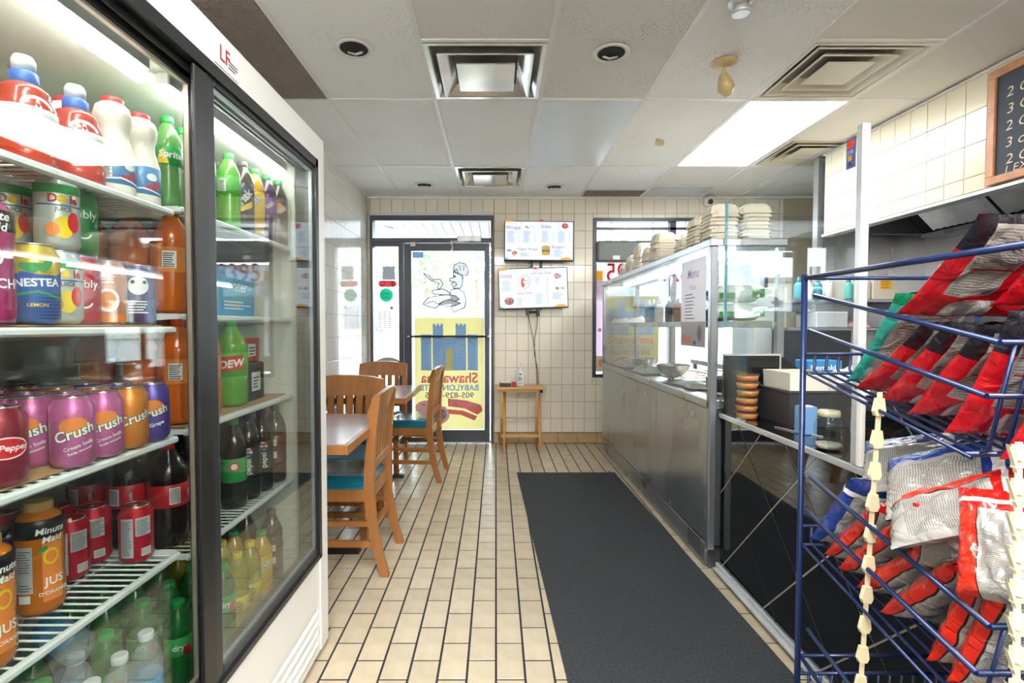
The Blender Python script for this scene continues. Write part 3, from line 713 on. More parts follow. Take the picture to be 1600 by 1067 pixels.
# door frame surround (tracks)
b = MB(); b.box(-.7, FX+.001, CY0+.06, CY1-.06, 1.755, 1.785); b.box(-.7, FX+.001, CY0+.06, CY1-.06, .365, .38)
for x in (-.655, -.675, -.69): b.box(x-.002, x+.002, CY0+.06, CY1-.06, 1.74, 1.755)
b.box(-.7, FX+.001, CY0+.05, CY0+.075, .365, 1.785); b.box(-.7, FX+.001, CY1-.085, CY1-.06, .365, 1.785)
b.build('door_track', mat('track_black', '#1c1e20', .3), K)
cg = glass('cooler_glass', (.95, .97, .96), 1.5)
def slider(xf_, y0, y1, z0, z1, wd, m, m2, lb):
    b = MB(); x0, x1 = xf_-.022, xf_
    b.box(x0, x1, y0, y0+wd, z0, z1, bev=.003); b.box(x0, x1, y1-wd, y1, z0, z1, bev=.003); b.box(x0, x1, y0+wd, y1-wd, z1-wd, z1, bev=.003); b.box(x0, x1, y0+wd, y1-wd, z0, z0+wd, bev=.003)
    d = b.build('door', m, K); d['label'] = lb
    b = MB(); q = wd; e = .006; x = x1-.004
    for a in ((y0+q, y0+q+e, z0+q, z1-q), (y1-q-e, y1-q, z0+q, z1-q), (y0+q, y1-q, z1-q-e, z1-q), (y0+q, y1-q, z0+q, z0+q+e)): b.box(x-.01, x, a[0], a[1], a[2], a[3])
    b.build('gasket', m2, d)
    MB().box(x0+.008, x0+.012, y0+wd, y1-wd, z0+wd, z1-wd).build('pane', cg, d)
    MB().box(x0+.018, x0+.021, y0+wd, y1-wd, z0+wd, z1-wd).build('pane', cg, d)
    return d
slider(-.668, CY0+.075, 1.165, .375, 1.757, .026, mat('door_grey', '#5b5d60', .25, metal=.7), mat('gasket_warm', '#b7aa9c', .35, metal=.5), 'left sliding glass door')
d2 = slider(-.636, 1.138, 1.83, .375, 1.772, .034, mat('door_charcoal', '#33363b', .3, metal=.4), mat('gasket_cool', '#aab4bc', .35, metal=.5), 'right sliding glass door')
MB().box(-.64, -.632, 1.088, 1.14, .38, 1.75, bev=.002).build('pull_stile', black_metal, d2)
# maker's badge
b = MB().box(FX, FX+.002, 1.16, 1.27, 1.79, 1.855, bev=.001); bd = b.build('badge', mat('badge_white', '#efeeec', .3), K)
decal('badge_print', K, [(xf(text('LF', .05, .015), .04, .026), 0), (lines(.055, .008, .1, .03, 3), 1)], plane_map((FX+.0021, 1.165, 1.795), (0, 1, 0), (0, 0, 1), (1, 0, 0)), [mat('badge_red', '#b3141f', .4), mat('badge_grey', '#55585e', .5)])
# fluorescent tubes
tube_m = mat('lit_tube', (1, 1, .96), .3, emit=9.0)
for y0, y1 in ((.44, 1.09), (1.17, 1.80)):
    MB().tube([(-.745, y0, 1.722), (-.745, y1, 1.722)], .014, 12).build('fluorescent_tube', tube_m, K)
    MB().box(-.76, -.73, y0-.01, y1+.01, 1.737, 1.766, bev=.003).build('tube_holder', wht, K)
# pilasters and shelves
for y in (.45, 1.185, 1.8):
    b = MB().box(-1.224, -1.205, y-.022, y+.022, .3, 1.76)
    for i in range(28): b.box(-1.206, -1.203, y-.004, y+.004, .35+i*.05, .37+i*.05, m=1)
    b.build('pilaster', [mat('zinc', '#9fa3a3', .4, metal=.6), black_metal], K)
SH1 = [1.462, 1.198, .948, .68]; SH2 = [1.478, 1.228, .955, .655]
wire_w = mat('wire_white', '#eef0ef', .35)
for ys, ye, zs in ((.395, 1.17, SH1), (1.2, 1.835, SH2)):
    for z in zs:
        s = MB().box(-.742, -.728, ys, ye, z-.016, z-.001, bev=.004).build('shelf', wire_w, K)
        b = MB(); y = ys+.012
        while y < ye-.004: b.tube([(-1.2, y, z-.004), (-.735, y, z-.004), (-.729, y, z-.010)], .0024, 5); y += .0225
        for x in (-1.19, -1.0, -.86): b.tube([(x, ys, z-.009), (x, ye, z-.009)], .003, 5)
        b.build('wire_grid', wire_w, s)
        b = MB()
        for y in (ys+.003, ye-.003): b.extr([(-1.2, z), (-.74, z), (-.74, z-.012), (-1.2, z-.04)], 'y', y-.0015, y+.0015)
        b.build('bracket', wire_w, s)
card = mat('cardboard', '#b98f60', .85, var=.12, vscale=10)
def cardsheet(x0, x1, y0, y1, z, lb): return tag(MB().box(x0, x1, y0, y1, z, z+.003).build('cardboard_sheet', card), lb, 'cardboard')
cardsheet(-1.15, -.75, .42, 1.12, .9481, 'brown cardboard sheet under the soda cans, left bay of cooler')
cardsheet(-1.15, -.75, 1.22, 1.82, .9551, 'brown cardboard sheet under the green soda bottle, right bay of cooler')
cardsheet(-1.15, -.75, .42, 1.15, 1.1981, 'cardboard sheet under the iced tea can, left bay of cooler')

# ---------------------------------------------------------------- drinks
T0 = (0, 0, 0)
lidm = mat('can_lid', (.75, .75, .76), .25, metal=.9)
ink_w = mat('ink_white', '#f4f2f0', .35); ink_k = mat('ink_black', '#16171b', .35); ink_g2 = mat('ink_deep_green', '#16463b', .35)
ink_o = mat('ink_orange', '#ef8a3c', .35); ink_r = mat('ink_red', '#d01f2a', .35); ink_b = mat('ink_blue', '#2357a8', .35); ink_y = mat('ink_yellow', '#f5cf2c', .35); ink_gr = mat('ink_leaf', '#2f9a4c', .35); ink_s = mat('ink_silver', '#b9babd', .3)
INK = [ink_w, ink_k, ink_g2, ink_o, ink_r, ink_b, ink_y, ink_gr, ink_s]
def can(name, col, shapes, h=.122, r=.033, bands=None):
    t = thing(name, T0); cols = [mat('can_'+c.strip('#'), c, .28, metal=.35, coat=.4) for c in (bands[0] if bands else [col])]
    mf = (lambda z: 1 if z > bands[1]*h else 0) if bands else None
    MB().lathe([(.024, 0), (.0275, .002), (r, .011), (r, h*.4), (r, h*.62), (r, h-.016), (r-.007, h-.003), (r-.0065, h)], 28, mfun=mf).build('body', cols, t, world=False)
    b = MB().lathe([(r-.0062, h-.001), (r-.0062, h+.0012), (r-.0078, h+.0012), (r-.009, h-.003), (.001, h-.003)], 24); b.tube([(0, 0, h-.001), (.012, 0, h-.0005)], .0035, 6)
    b.build('lid', lidm, t, world=False)
    if shapes: decal('print', t, shapes, cyl_map(r, h/2), INK, step=.005, world=False, d0=.0003, dd=.00012)
    return t
def crush(s=1): 
    return [(ell(0, .012, .022*s, .016*s), 3), (xf(text('Crush', .025*s, .055, .15), 0, 0, .3), 2), (xf(text('Crush', .025*s, .02, .15), 0, 0, .3), 0), (xf(text('Cream Soda', .009, .01), .006, -.022, .3), 0), (xf(text('Soda mousse', .007, .01), .008, -.031, .3), 0)]
def label_back():
    return [(rect(-.03, -.045, -.004, .04), 8), (lines(-.028, -.04, -.006, .036, 22, .35), 1), (rect(0, .0, .03, .04), 8), (lines(.002, .003, .029, .037, 12, .35), 1), (rect(.01, -.045, .03, -.028), 0)]+[(rect(.011+k*.0022, -.044, .0119+k*.0022, -.029), 1) for k in range(8)]
KIND = {}
def kind(k):
    if k in KIND: return KIND[k]
    K1 = {
     'pink_can': lambda: can('soda_can', '#cf68a4', crush()),
     'orange_can': lambda: can('soda_can', '#e88a2e', crush()[1:3]),
     'purple_can': lambda: can('soda_can', '#5b4aa8', crush()[:3]+[(xf(text('Grape', .011, .02), .008, -.024, .3), 0)]),
     'pepper_can': lambda: can('soda_can', '#8e1230', [(ell(0, 0, .03, .017), 0), (ell(0, 0, .028, .015), 4), (xf(text('Dr Pepper', .013, .02, .2), 0, 0), 0)]),
     'cola_can': lambda: can('cola_can', '#c3122a', label_back()),
     'blue_can': lambda: can('cola_can', '#1b3f8f', [(ell(0, .012, .018), 0), (ell(0, .013, .014), 4), (xf(text('pepsi', .02, .02), 0, -.022), 0)]),
     'tea_can': lambda: can('iced_tea_can', '#2c59a8', [(poly([(-.05, .0), (-.02, .02), (.02, .012), (.05, .028), (.05, -.0), (-.05, -.03)]), 5), (ell(-.003, .028, .015, .007, a0=.3), 7), (xf(ell(0, 0, .013, .006), .012, .031, 1.0), 7), (xf(ell(0, 0, .013, .006), -.012, .026, -.5), 7), (xf(text('NESTEA', .0175, .03), 0, .002, .05), 0), (stroke([(-.045, -.022), (0, -.012), (.045, -.026)], .004), 7), (xf(text('LEMON', .008, .01), 0, -.034), 6)], h=.13, bands=(['#2c59a8', '#d9b53a'], .62)),
     'juice_can': lambda: can('juice_can', '#cfd6d6', [(rect(-.1, .034, .1, .05), 7), (xf(text('D   le', .02, .03), 0, .024), 4), (ell(-.0025, .024, .007), 6), (rect(-.04, .012, .04, .014), 5), (xf(text('JUICE', .01, .005), 0, .006), 1), (ell(0, -.025, .014, .02), 6), (ell(.015, -.015, .01, .018), 4), (ell(-.016, -.03, .01, .012), 3)], h=.13),
     'red_can': lambda: can('sparkling_water_can', '#cc2436', [(xf(text('bubly', .022, .0), 0, .012), 0), (ring(0, -.02, .013, .003, PI*1.1, PI*1.9, 10), 0)], h=.13),
     'green_can': lambda: can('sparkling_water_can', '#1c8a45', [(xf(text('bubly', .022, .0), 0, .012), 0), (ring(0, -.02, .013, .003, PI*1.1, PI*1.9, 10), 0)], h=.13),
     'peach_can': lambda: can('juice_can', '#e8a089', [(rect(-.05, -.06, .05, -.045), 3), (ell(0, -.015, .02, .024), 0), (ell(0, -.015, .014, .018), 3), (lines(-.02, .02, .02, .045, 4), 0)], h=.13),
     'plum_can': lambda: can('juice_can', '#5f4b7c', [(ell(0, .02, .02, .02), 0), (lines(-.02, -.04, .02, -.01, 5), 0), (ell(-.01, .028, .004), 1), (ell(.012, .028, .004), 1)], h=.13),
     'orange_juice': lambda: bottle('juice_bottle', JUICE, '#e5811a', '#c9a05a', ('#1b1b1d', .14, .172), [(rect(-.001, -.075, .03, .03), 3), (xf(text('Minute', .016, .02, .15), .012, .052), 0), (xf(text('Maid', .016, .02, .15), .014, .036), 0), (ell(.012, .005, .012, .015), 6), (ell(.012, .005, .008, .011), 3), (xf(ell(0, 0, .008, .004), .0, .02, .6), 7), (rect(-.04, -.055, -.014, .028), 8), (lines(-.038, -.05, -.016, .024, 16, .3), 1), (rect(-.036, -.072, -.018, -.058), 0), (xf(text('JUS', .02, .02), .016, -.04), 0), (xf(text("D'ORANGE", .009, .02), .016, -.06), 0)], zc=.1, r=.037, clear=.35),
     'pink_juice': lambda: bottle('juice_bottle', JUICE, '#c5287a', '#1c1d20', ('#1b1b1d', .138, .17), [(xf(text('Minute', .018, .02, .15), 0, .06), 0), (xf(text('Maid', .018, .02, .15), .004, .044), 0), (ell(.0, 0, .016), 0), (ell(.0, 0, .012), 4), (xf(text('PUNCH', .02, .02), 0, -.04), 0)], zc=.1, r=.037, clear=.35),
     'sport_bottle': lambda: bottle('sport_drink_bottle', SPORT, '#d8432e', '#3e6fd0', ('#e2e0dc', .075, .095), [(ring(0, .005, .022, .006, .3, PI-.3, 14), 0), (poly([(-.012, -.02), (.0, .03), (.012, -.02), (0, -.01)]), 0)], zc=.085, r=.044, clear=.25, capr=.019),
     'milk_bottle': lambda: bottle('milk_bottle', MILK, '#f1e9dc', '#d7322f', ('#3d86be', .022, .082), [(rect(-.03, -.018, -.014, .012), 0), (lines(-.029, -.016, -.015, .01, 8, .5), 1), (ell(.018, .008, .011, .008), 0), (xf(text('milk', .022, .03, .2), .018, -.012, .25), 4), (stroke([(-.04, -.024), (0, -.018), (.04, -.026)], .003), 0)], zc=.052, r=.0375, clear=0, capr=.017),
     'lime_bottle': lambda: bottle('soda_bottle', PET, '#8fd07a', '#26a04a', ('#179a48', .105, .15), [(poly([(-.03, -.02), (-.012, .018), (.0, -.02)]), 6), (xf(text('Sprite', .022, .03, .15), .004, .002), 0)], zc=.128, r=.0335, clear=.55),
     'dew_bottle': lambda: bottle('soda_bottle', PET, '#6cc42f', '#2fae3e', ('#54b83a', .105, .155), [(rect(-.03, -.018, -.006, .018), 0), (lines(-.028, -.016, -.008, .016, 8), 1)], zc=.128, r=.0335, clear=.3),
     'dew_big': lambda: bottle('soda_bottle', BIG, '#7ac943', '#2fae3e', ('#4cae33', .09, .16), [(poly([(-.035, -.02), (-.03, .022), (.035, .03), (.035, -.014)]), 4), (xf(text('DEW', .03, .04, .2), 0, .002, .12), 0)], zc=.125, r=.047, clear=.4),
     'brisk_bottle': lambda: bottle('iced_tea_bottle', PET, '#3b2a22', '#5c4a44', ('#222b4a', .06, .15), [(poly([(-.02, -.045), (.03, -.02), (.03, .0), (-.03, -.04)]), 6), (xf(text('Brisk', .034, .035, .1), 0, .0, .9), 0)], zc=.105, r=.0335, clear=.3),
     'yellow_bottle': lambda: bottle('iced_tea_bottle', PET, '#e3b021', '#2fa04a', ('#f0c22a', .05, .15), [(xf(text('Brisk', .03, .05, .1), 0, .012, .9), 5), (xf(text('Brisk', .03, .02, .1), 0, .012, .9), 0)], zc=.1, r=.0335, clear=.2),
     'grape_bottle': lambda: bottle('soda_bottle', PET, '#4a2a55', '#2fa04a', ('#7b4aa6', .09, .145), [(xf(text('Crush', .024, .05), 0, 0, .5), 1), (xf(text('Crush', .024, .02), 0, 0, .5), 0)], zc=.118, r=.0335, clear=.2),
     'crush_bottle': lambda: bottle('soda_bottle', PET, '#3a2420', '#2fa04a', ('#2a2024', .09, .145), [(ell(0, .008, .024, .02), 3), (xf(text('Crush', .024, .05), 0, 0, .4), 1), (xf(text('Crush', .024, .02), 0, 0, .4), 0)], zc=.118, r=.0335, clear=.2),
     'amber_bottle': lambda: bottle('sport_drink_bottle', BIG, '#e8701a', '#e0551c', ('#e06a24', .1, .16), [(rect(-.04, -.03, .04, .03), 3), (rect(-.03, -.02, 0, .02), 0), (lines(-.028, -.018, -.002, .018, 7), 1)], zc=.13, r=.047, clear=.2),
     'cola_bottle': lambda: bottle('cola_bottle', BIG, '#1c1210', '#cf1f2a', ('#c9182a', .1, .155), [(rect(-.012, -.02, .012, .02), 0)]+[(rect(-.01+k*.0026, -.018, -.0088+k*.0026, .018), 1) for k in range(8)]+[(xf(text('cola', .012, .02), .035, 0, 1.57), 0)], zc=.128, r=.047, clear=.12),
     'pepsi_bottle': lambda: bottle('cola_bottle', PET2, '#17100f', '#1b2b5a', ('#15161a', .075, .165), [(ell(0, .03, .012), 0), (poly([(-.011, .034), (-.007, .040), (.007, .040), (.011, .034), (0, .031)]), 4), (poly([(-.011, .026), (-.007, .020), (.007, .020), (.011, .026), (0, .03)]), 5), (xf(text('pepsi', .024, .02), 0, -.015, PI/2), 0)], zc=.12, r=.038, clear=.12),
     'green_label_bottle': lambda: bottle('soda_bottle', PET2, '#20221c', '#2fae3e', ('#1f9a4c', .08, .15), [(ell(.005, .012, .014), 4), (ell(.005, .012, .009), 0)], zc=.115, r=.038, clear=.12),
     'root_bottle': lambda: bottle('root_beer_bottle', PET2, '#43211a', '#4a241b', ('#5a2a22', .07, .165), [(rect(-.018, .012, .012, .034), 0), (lines(-.016, .014, .01, .032, 6, .35), 1), (rect(-.018, -.03, .012, -.008), 0), (lines(-.016, -.028, .01, -.01, 6, .35), 1)], zc=.118, r=.038, clear=.2),
     'water_bottle': lambda: bottle('water_bottle', PET, '#dfe9ec', '#e9eef0', ('#2aa1d8', .09, .13), [(rect(-.02, -.012, .0, .012), 0), (lines(-.019, -.01, -.001, .01, 5, .4), 5)], zc=.11, r=.0335, clear=.8),
     'green_soda': lambda: bottle('ginger_ale_bottle', PET, '#2f8a45', '#28a04a', ('#3fa85a', .1, .145), [(xf(text('dry', .02, .02), 0, 0), 0), (rect(.01, -.02, .03, .0), 4)], zc=.122, r=.0335, clear=.45),
     'yellow_cap': lambda: bottle('lemon_drink_bottle', PET, '#c9ba3e', '#f1d42a', ('#e2cf3a', .06, .1), [(lines(-.02, -.015, .02, .012, 4), 1)], zc=.08, r=.0335, clear=.45),
    }
    KIND[k] = K1[k](); KIND[k].location = (0, 0, -50); return KIND[k]
PET = [(.012, 0), (.029, .002), (.0325, .008), (.033, .03), (.0325, .06), (.0318, .1), (.0318, .145), (.033, .155), (.031, .17), (.024, .19), (.015, .206), (.0125, .212), (.0125, .222)]
PET2 = [(.014, 0), (.033, .002), (.037, .01), (.0375, .04), (.036, .07), (.036, .17), (.0375, .18), (.034, .2), (.024, .225), (.014, .245), (.0125, .25), (.0125, .26)]
BIG = [(.02, 0), (.042, .003), (.046, .012), (.046, .085), (.0445, .095), (.0445, .16), (.046, .17), (.042, .19), (.03, .215), (.017, .235), (.0135, .24), (.0135, .25)]
JUICE = [(.018, 0), (.034, .003), (.0365, .012), (.0365, .05), (.0345, .075), (.0355, .09), (.0365, .13), (.036, .165), (.03, .178), (.02, .186), (.0195, .196)]
SPORT = [(.02, 0), (.041, .003), (.044, .01), (.044, .03), (.038, .045), (.036, .065), (.043, .078), (.0435, .1), (.035, .118), (.036, .124), (.03, .134), (.018, .14), (.018, .15)]
MILK = [(.02, 0), (.035, .002), (.0375, .01), (.037, .085), (.033, .1), (.028, .12), (.0275, .135), (.032, .15), (.0335, .165), (.029, .182), (.019, .19), (.0185, .195)]
def bottle(name, prof, col, capcol, lab, shapes, zc, r, clear=0, capr=.0145):
    t = thing(name, T0); c = srgb(col)
    if clear: bm_ = glass('liquid_'+col.strip('#'), tuple(.35+.65*x for x in c), 1.4, rough=.02, body=c, bodymix=1-clear)
    else: bm_ = mat('plastic_'+col.strip('#'), col, .35)
    MB().lathe(prof, 24).build('body', bm_, t, world=False)
    zt = prof[-1][1]
    if name.startswith('sport'):
        MB().lathe([(capr, zt-.012), (capr+.001, zt-.01), (capr+.001, zt+.008), (capr-.002, zt+.01)], 20).build('cap', mat('cap_'+capcol.strip('#'), capcol, .35), t, world=False)
        MB().lathe([(.016, zt+.0102), (.0165, zt+.028), (.013, zt+.036), (.004, zt+.038)], 18).build('sport_lid', mat('lid_clear_white', '#e6e9ee', .3), t, world=False)
    else:
        if name.startswith('juice') or name.startswith('milk'): capr = prof[-1][0]+.001
        MB().lathe([(capr, zt-.012), (capr+.0006, zt-.011), (capr+.0006, zt+.003), (capr-.001, zt+.005)], 20).build('cap', mat('cap_'+capcol.strip('#'), capcol, .35), t, world=False)
    def R(z):
        for (r0, z0), (r1, z1) in zip(prof, prof[1:]):
            if z0 <= z <= z1: return r0+(r1-r0)*(z-z0)/max(1e-6, z1-z0)
        return r
    z0, z1 = lab[1], lab[2]; rm = max(R(z0), R((z0+z1)/2), R(z1))+.0005
    MB().lathe([(rm-.0004, z0), (rm, z0+.0005), (rm, z1-.0005), (rm-.0004, z1)], 24).build('label_band', mat('band_'+lab[0].strip('#'), lab[0], .35, coat=.3), t, world=False)
    def f(a, b, d):
        z = zc+b; rr = rm if z0 <= z <= z1 else R(z); q = a/max(rr, .02); return (math.cos(q)*(rr+d), math.sin(q)*(rr+d), z)
    decal('print', t, shapes, f, INK, step=.005, step_v=.02, world=False, d0=.0005, dd=.00012)
    return t
used = set()
def put(k, X, Y, z, label, yaw=None, group=None, cat=None, lie=None):
    src = kind(k); c = cat or ('can' if 'can' in k else 'bottle')
    if k in used: o = dup(src, (X, Y, z), ks=src.children)
    else: o = src; used.add(k); o.location = (X, Y, z)
    a = math.atan2(-Y, -X) if yaw is None else yaw
    if lie: o.rotation_euler = lie
    else: o.rotation_euler = (0, 0, a)
    if 'group' in o: del o['group']
    tag(o, label, c, group); return o
BN = {'pink_can': 'pink cream soda can', 'orange_can': 'orange soda can', 'purple_can': 'purple grape soda can', 'pepper_can': 'dark red soda can', 'cola_can': 'red cola can', 'blue_can': 'blue cola can', 'tea_can': 'blue and yellow iced tea can', 'juice_can': 'silver fruit juice can', 'red_can': 'red sparkling water can', 'green_can': 'green sparkling water can', 'peach_can': 'peach coloured juice can', 'plum_can': 'dark purple juice can', 'orange_juice': 'orange juice bottle', 'pink_juice': 'pink juice bottle', 'sport_bottle': 'red sport drink bottle', 'milk_bottle': 'white milk bottle', 'lime_bottle': 'green lime soda bottle', 'dew_bottle': 'bright green soda bottle', 'dew_big': 'large bright green soda bottle', 'brisk_bottle': 'dark iced tea bottle', 'yellow_bottle': 'yellow iced tea bottle', 'grape_bottle': 'purple labelled soda bottle', 'crush_bottle': 'soda bottle with orange disc', 'amber_bottle': 'large orange drink bottle', 'cola_bottle': 'cola bottle with red label', 'pepsi_bottle': 'black cola bottle, tricolour emblem', 'green_label_bottle': 'dark bottle with green label', 'root_bottle': 'brown root beer bottle', 'water_bottle': 'clear water bottle', 'green_soda': 'green ginger ale bottle', 'yellow_cap': 'lemon drink bottle, yellow cap'}
SN = {0: 'top shelf', 1: 'second shelf', 2: 'third shelf', 3: 'fourth shelf', 4: 'floor'}
ORD = ['nearest', 'second', 'third', 'fourth', 'fifth', 'sixth', 'seventh', 'eighth', 'ninth', 'tenth']
def row(bay, sh, items, back=0, dxb=.085):
    """items: (kind, X, Y, yaw offset). A label counts along the shelf among its own kind."""
    z = ((SH1 if bay == 0 else SH2)+[.292])[sh] + (.004 if (sh == 2 or (bay == 0 and sh == 1)) else .0005)
    cnt = {}; tot = {}
    for it in items: tot[it[0]] = tot.get(it[0], 0)+1
    for it in items:
        k = it[0]; n = cnt.get(k, 0); cnt[k] = n+1
        w_ = (ORD[n]+' along, ' if tot[k] > 1 else '')
        put(k, it[1], it[2], z+(it[4] if len(it) > 4 else 0), '%s, %sfront of %s, %s cooler bay' % (BN[k], w_, SN[sh], ('left', 'right')[bay]), yaw=math.atan2(-it[2], -it[1])+it[3], group='drinks in the cooler')
        for b in range(back):
            if it[1]-dxb*(b+1) < -1.17: break
            put(k, it[1]-dxb*(b+1), it[2]+random.uniform(-.001, .001), z, '%s in the rows behind, %s, %s cooler bay' % (BN[k], SN[sh], ('left', 'right')[bay]), yaw=random.uniform(-2.4, -.4), group='%ss in the rows behind, %s, %s bay' % (BN[k], SN[sh], ('left', 'right')[bay]))
row(0, 0, [('yellow_cap', -.79, .72, 0), ('sport_bottle', -.79, .87, .4), ('sport_bottle', -.79, .975, .3), ('milk_bottle', -.785, 1.062, .3), ('milk_bottle', -.785, 1.142, .1)], 3, .095)
row(1, 0, [('lime_bottle', -.80, 1.26, .1), ('lime_bottle', -.81, 1.335, .2), ('lime_bottle', -.80, 1.41, 0), ('dew_bottle', -.79, 1.525, 0), ('brisk_bottle', -.785, 1.6, 0), ('yellow_bottle', -.785, 1.672, 0), ('grape_bottle', -.775, 1.742, 0), ('crush_bottle', -.765, 1.81, 0)], 3, .078)
row(0, 1, [('pink_juice', -.77, .772, .2), ('tea_can', -.765, .852, .1), ('juice_can', -.79, .931, .3), ('red_can', -.81, 1.0, .2), ('peach_can', -.815, 1.078, 0), ('plum_can', -.80, 1.148, 0)], 3, .09)
put('juice_can', -.792, .931, SH1[1]+.136, 'silver fruit juice can stacked on top of another, second shelf of cooler', yaw=-.6)
put('green_can', -.812, 1.0, SH1[1]+.136, 'green sparkling water can stacked on the red one, second shelf of cooler', yaw=-.6)
put('juice_can', -.88, .931, SH1[1]+.136, 'silver fruit juice can at the back of the upper stack, second shelf', yaw=-.6)
row(1, 1, [('amber_bottle', -.80, 1.27, .2), ('amber_bottle', -.80, 1.375, .2)], 2, .1)
row(0, 2, [('pepper_can', -.77, .79, .2), ('pink_can', -.752, .905, .05), ('pink_can', -.752, .975, .1), ('orange_can', -.752, 1.045, .3), ('purple_can', -.752, 1.115, 0)], 4, .073)
put('pink_can', -.86, .865, SH1[2]+.004, 'pink cream soda can set back in the gap, third shelf, left cooler bay', yaw=.4)
row(1, 2, [('amber_bottle', -.79, 1.27, .2), ('amber_bottle', -.79, 1.375, .2), ('dew_big', -.80, 1.545, 0)], 2, .1)
row(0, 3, [('orange_juice', -.78, .768, .3), ('orange_juice', -.835, .925, .1), ('blue_can', -.93, .965, 0), ('cola_can', -.88, 1.045, .0), ('cola_can', -.89, 1.118, -.3), ('cola_can', -.80, 1.125, -.05)], 0)
for i, (X, Y) in enumerate(((-.96, 1.04), (-.97, 1.12), (-1.05, 1.08), (-1.03, .87), (-1.04, .95))): put('cola_can', X, Y, SH1[3]+.0005, 'red cola can in the shaded rows behind, fourth shelf, left bay of cooler', yaw=-1, group='red cola cans in the rows behind, fourth shelf')
row(1, 3, [('cola_bottle', -.82, 1.27, .3), ('cola_bottle', -.80, 1.37, .1), ('green_label_bottle', -.79, 1.53, -.1), ('pepsi_bottle', -.785, 1.61, 0), ('pepsi_bottle', -.78, 1.69, .2), ('root_bottle', -.775, 1.785, -.2)], 2, .1)
row(0, 4, [('water_bottle', -.775, .80, .2), ('water_bottle', -.775, .88, .5), ('water_bottle', -.775, .96, .2), ('water_bottle', -.78, 1.04, .8), ('water_bottle', -.78, 1.12, .1)], 0)
for i in range(2):
    for j in range(5): put('water_bottle' if (i+j) % 2 else 'green_soda', -.87-.09*i, .80+.08*j, .2925, ('clear water bottle' if (i+j) % 2 else 'green ginger ale bottle')+' standing in the rear rows on the floor, left bay of cooler', yaw=-1, group='bottles in the rear rows on the left floor')
put('water_bottle', -.83, 1.0, .2925+.23+.034, 'water bottle lying on the other bottles, farther one, left bay of cooler', lie=(0, PI/2, -.5+PI))
put('water_bottle', -.80, .78, .2925+.23+.034, 'water bottle lying on the other bottles, nearer one, left bay of cooler', lie=(0, PI/2, -.4+PI))
row(1, 4, [('green_soda', -.79, 1.25, 0), ('green_soda', -.78, 1.34, .2), ('green_soda', -.78, 1.44, .2), ('yellow_cap', -.78, 1.52, 0), ('yellow_cap', -.78, 1.6, 0), ('yellow_bottle', -.78, 1.68, .1), ('root_bottle', -.785, 1.77, 0)], 3, .09)
# cartons
def carton(name, x0, x1, y0, y1, z0, z1, col, lb, prints):
    t = thing(name, ((x0+x1)/2, (y0+y1)/2, z0), lb, 'box'); MB().box(x0, x1, y0, y1, z0, z1, bev=.004).build('carton', mat('carton_'+col.strip('#'), col, .4, coat=.3), t)
    decal('print', t, prints, plane_map((x1, y0, z0), (0, 1, 0), (0, 0, 1), (1, 0, 0)), INK); return t
carton('water_pack', -1.0, -.79, 1.46, 1.68, 1.2285, 1.37, '#4aa3d6', 'pale blue carton of water, second shelf, right bay of cooler', [(xf(text('water', .05, .01), .11, .09), 0), (lines(.03, .02, .19, .05, 3), 0)])
carton('drink_carton', -.95, -.78, 1.61, 1.72, .959, 1.08, '#23262c', 'small black carton beside the large green bottle, third shelf', [(rect(.02, .03, .08, .09), 0), (lines(.03, .04, .07, .08, 4), 1)])
carton('drink_carton', -.95, -.79, 1.61, 1.71, 1.0805, 1.16, '#b5303a', 'red carton stacked on the small black carton, third shelf', [(rect(.02, .02, .07, .06), 0), (lines(.025, .025, .065, .055, 3), 1)])

